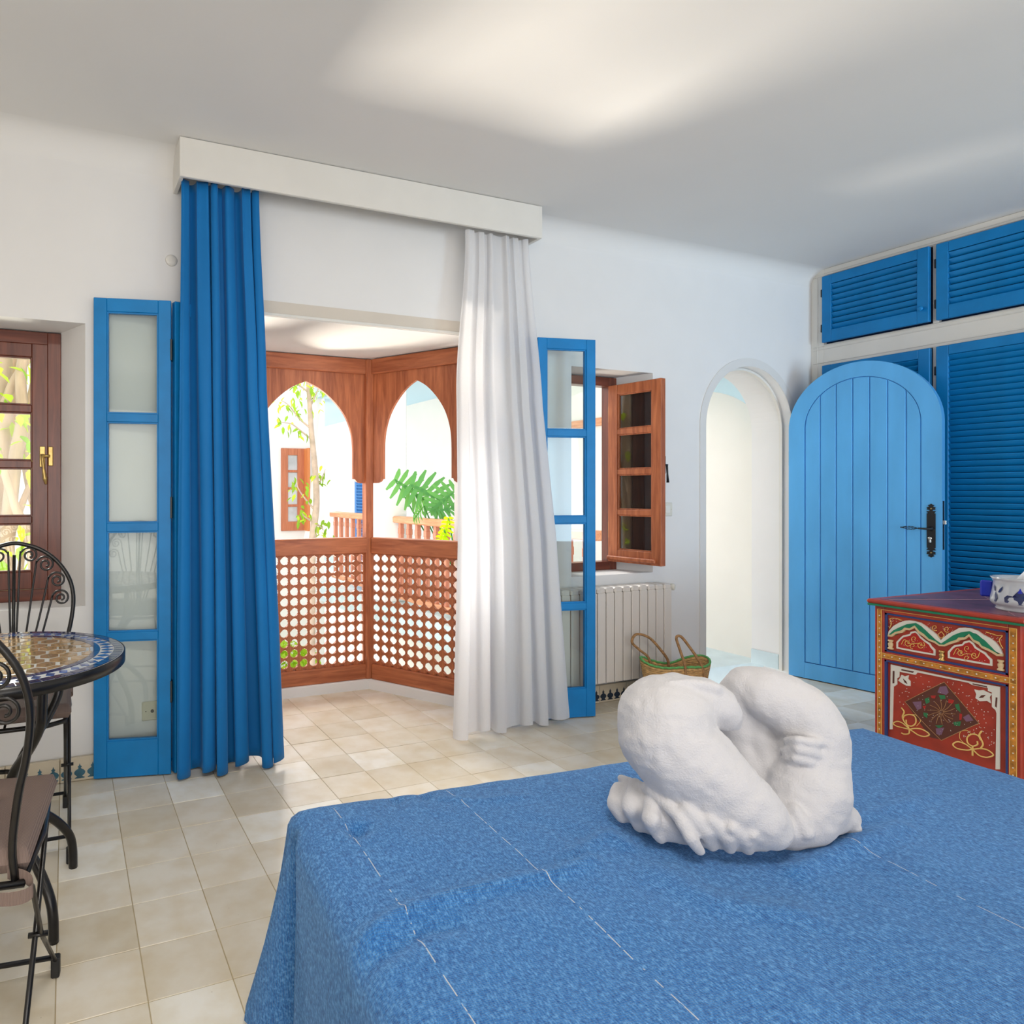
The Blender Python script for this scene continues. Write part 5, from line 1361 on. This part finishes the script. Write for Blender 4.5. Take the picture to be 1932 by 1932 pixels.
# shrub low in the courtyard
sh=empty('green_shrub',(2.15,7.4,-3.0),'light green bushy shrub seen through the lower lattice','shrub')
m=MB(); rs=random.Random(4)
for k in range(1500):
    a=rs.uniform(0,6.28); ph=math.acos(rs.uniform(-1,1)); R0=.62*rs.uniform(.75,1)
    c=Vector((R0*1.0*math.sin(ph)*math.cos(a),R0*.6*math.sin(ph)*math.sin(a),2.15+R0*.62*math.cos(ph)))
    M=Matrix.Translation(c)@Matrix.Rotation(rs.uniform(0,6.28),4,'Z')@Matrix.Rotation(rs.uniform(0,3),4,'Y'); l=.10
    m.add([(0,0,0),(l*.5,.03,0),(l,0,0),(l*.5,-.03,0)],[(0,1,2,3)],False,M)
o=m.build('foliage',M_leaf2,sh); o['kind']='stuff'
for k in range(5):
    a=k*1.26; MB().tube(cr([(0,0,0),(.05*math.cos(a),.05*math.sin(a),1.0),(.3*math.cos(a),.2*math.sin(a),2.0)],5),.02,6).build('stem',M_bark,sh)
# big old tree outside left window
oy_=5.0
ob=Vector((-.45,oy_,-3.0)); ot=empty('old_tree',tuple(ob),'gnarled tree with thick pale branches outside the left window','tree')
M_bark2=simple('tan_bark',(.50,.37,.26),.9,nscale=9,var=.3,bstr=.8,bdist=.02,stretch=(1,1,.3))
def ow(u,v,y=oy_): return at(u,v,'Y',y)
lim=[([(-30,1300),(-8,1100),(0,900),(6,760),(4,640),(-10,520)],.075,.05,.0),([(5,1150),(18,960),(30,860),(42,790),(40,700),(60,600)],.05,.03,-.2),([(-30,1000),(10,905),(40,830),(62,740),(80,640)],.05,.025,.15),
     ([(70,1120),(55,1010),(30,960),(5,880),(-25,790)],.035,.02,-.35),([(-10,1090),(20,1010),(50,930),(75,880)],.03,.016,-.1),([(0,1040),(25,930),(30,880),(45,820),(58,770)],.035,.02,.3),([(35,1100),(45,1030),(60,985),(80,950)],.022,.014,.1),([(10,760),(25,720),(45,690),(62,670)],.03,.018,-.1),([(75,1000),(52,900),(48,850),(60,800),(90,770)],.03,.02,.25),([(-20,850),(15,830),(30,790),(22,720),(35,660)],.03,.02,.1)]
for P,r0,r1,dy in lim: trunk([ow(u,v,oy_+dy) for u,v in P],(r0,r1),'branch',ot,ob,M_bark2)
trunk([ob+Vector((0,0,0)),ob+Vector((.0,.05,1.0)),ow(-20,1300,oy_)],(.16,.11),'trunk',ot,ob,M_bark2)
lm2=[leaf_mesh_(.09,.028,M_leaf2),leaf_mesh_(.08,.025,M_leaf)]
for k in range(150):
    u=rr.uniform(-30,90); v=rr.choice([rr.uniform(660,700),rr.uniform(740,800),rr.uniform(800,900),rr.uniform(1000,1090),rr.uniform(660,1080)])
    p=ow(u,v,oy_+rr.uniform(-.6,.5)); M=Matrix.Translation(p-ob)@Matrix.Rotation(rr.uniform(0,6.28),4,'Z')@Matrix.Rotation(rr.uniform(.1,1.5),4,'Y')@Matrix.Scale(rr.uniform(.8,1.5),4)
    inst('leaf',lm2[rr.random()<.3],ot,M)

# monstera on gallery
mon=empty('monstera_plant',(3.75,5.9,0),'split-leaved green plant in a white pot behind the gallery railing','plant')
MO=Vector((3.75,5.9,0))
MB().lathe([(.10,0),(.15,.02),(.18,.28),(.185,.30),(.165,.30),(.15,.26),(.01,.25)],20).build('pot',M_outwall,mon)
M_mon=leafmat('monstera_green',(.13,.36,.13)); M_mon2=leafmat('monstera_yellow_green',(.42,.66,.02))
def monleaf(l,w,mat,nf=7):
    m=MB(); 
    # fingers both sides
    for s_ in (1,-1):
        for k in range(nf):
            t=k/(nf-1); x=l*(.02+.86*t); ww=w*math.sin(PI*(.18+.75*t))**.7
            a=math.radians(100-62*t)
            bw=l/(nf)*.36
            tip=(x+ww*math.cos(a),s_*ww*math.sin(a),-.10*ww)
            md_=(x+.55*ww*math.cos(a),s_*.55*ww*math.sin(a),.015)
            dx,dy=math.sin(a)*bw,-math.cos(a)*bw*s_
            m.add([(x-bw*1.05,0,0),(x+bw*1.05,0,0),(md_[0]+dx*1.25,md_[1]+dy*1.25,md_[2]),(tip[0]+dx*.5,tip[1]+dy*.5,tip[2]),(tip[0]-dx*.5,tip[1]-dy*.5,tip[2]),(md_[0]-dx*1.15,md_[1]-dy*1.15,md_[2])],[(0,1,2,5),(5,2,3,4)],True)
    m.add([(0,-.02*l,.004),(l*.5,-.07*l,.004),(l*.95,-.03*l,0),(l*1.12,0,-.03*l),(l*.95,.03*l,0),(l*.5,.07*l,.004),(0,.02*l,.004)],[(0,1,2,3,4,5,6)],True)
    return m.mesh('leaf',mat)
ml1=monleaf(.40,.24,M_mon); ml2=monleaf(.20,.07,M_mon2)
def mleaf(u,v,y,yaw,pit_,roll,me,sc):
    p=at(u,v,'Y',y); M=Matrix.Translation(p-MO)@Matrix.Rotation(yaw,4,'Z')@Matrix.Rotation(pit_,4,'Y')@Matrix.Rotation(roll,4,'X')@Matrix.Scale(sc,4); inst('leaf',me,mon,M)
    MB().tube(cr([(0,0,.26),(Vector(p-MO)*.5+Vector((0,0,.05))),p-MO],6),.007,6).build('stem',M_mon,mon)
mleaf(745,905,6.15,math.radians(-20),math.radians(35),math.radians(65),ml1,.95)
mleaf(775,915,6.0,math.radians(-35),math.radians(25),math.radians(75),ml1,1.0)
mleaf(860,925,5.6,math.radians(150),math.radians(40),math.radians(80),ml1,.8)
mleaf(820,965,5.7,math.radians(-20),math.radians(-10),math.radians(60),ml1,.55)
mleaf(800,955,5.8,math.radians(200),math.radians(40),math.radians(70),ml1,.5)
mleaf(846,978,5.0,math.radians(100),math.radians(75),math.radians(10),ml2,1.1)
mleaf(838,1000,5.0,math.radians(150),math.radians(70),math.radians(50),ml2,1.0)
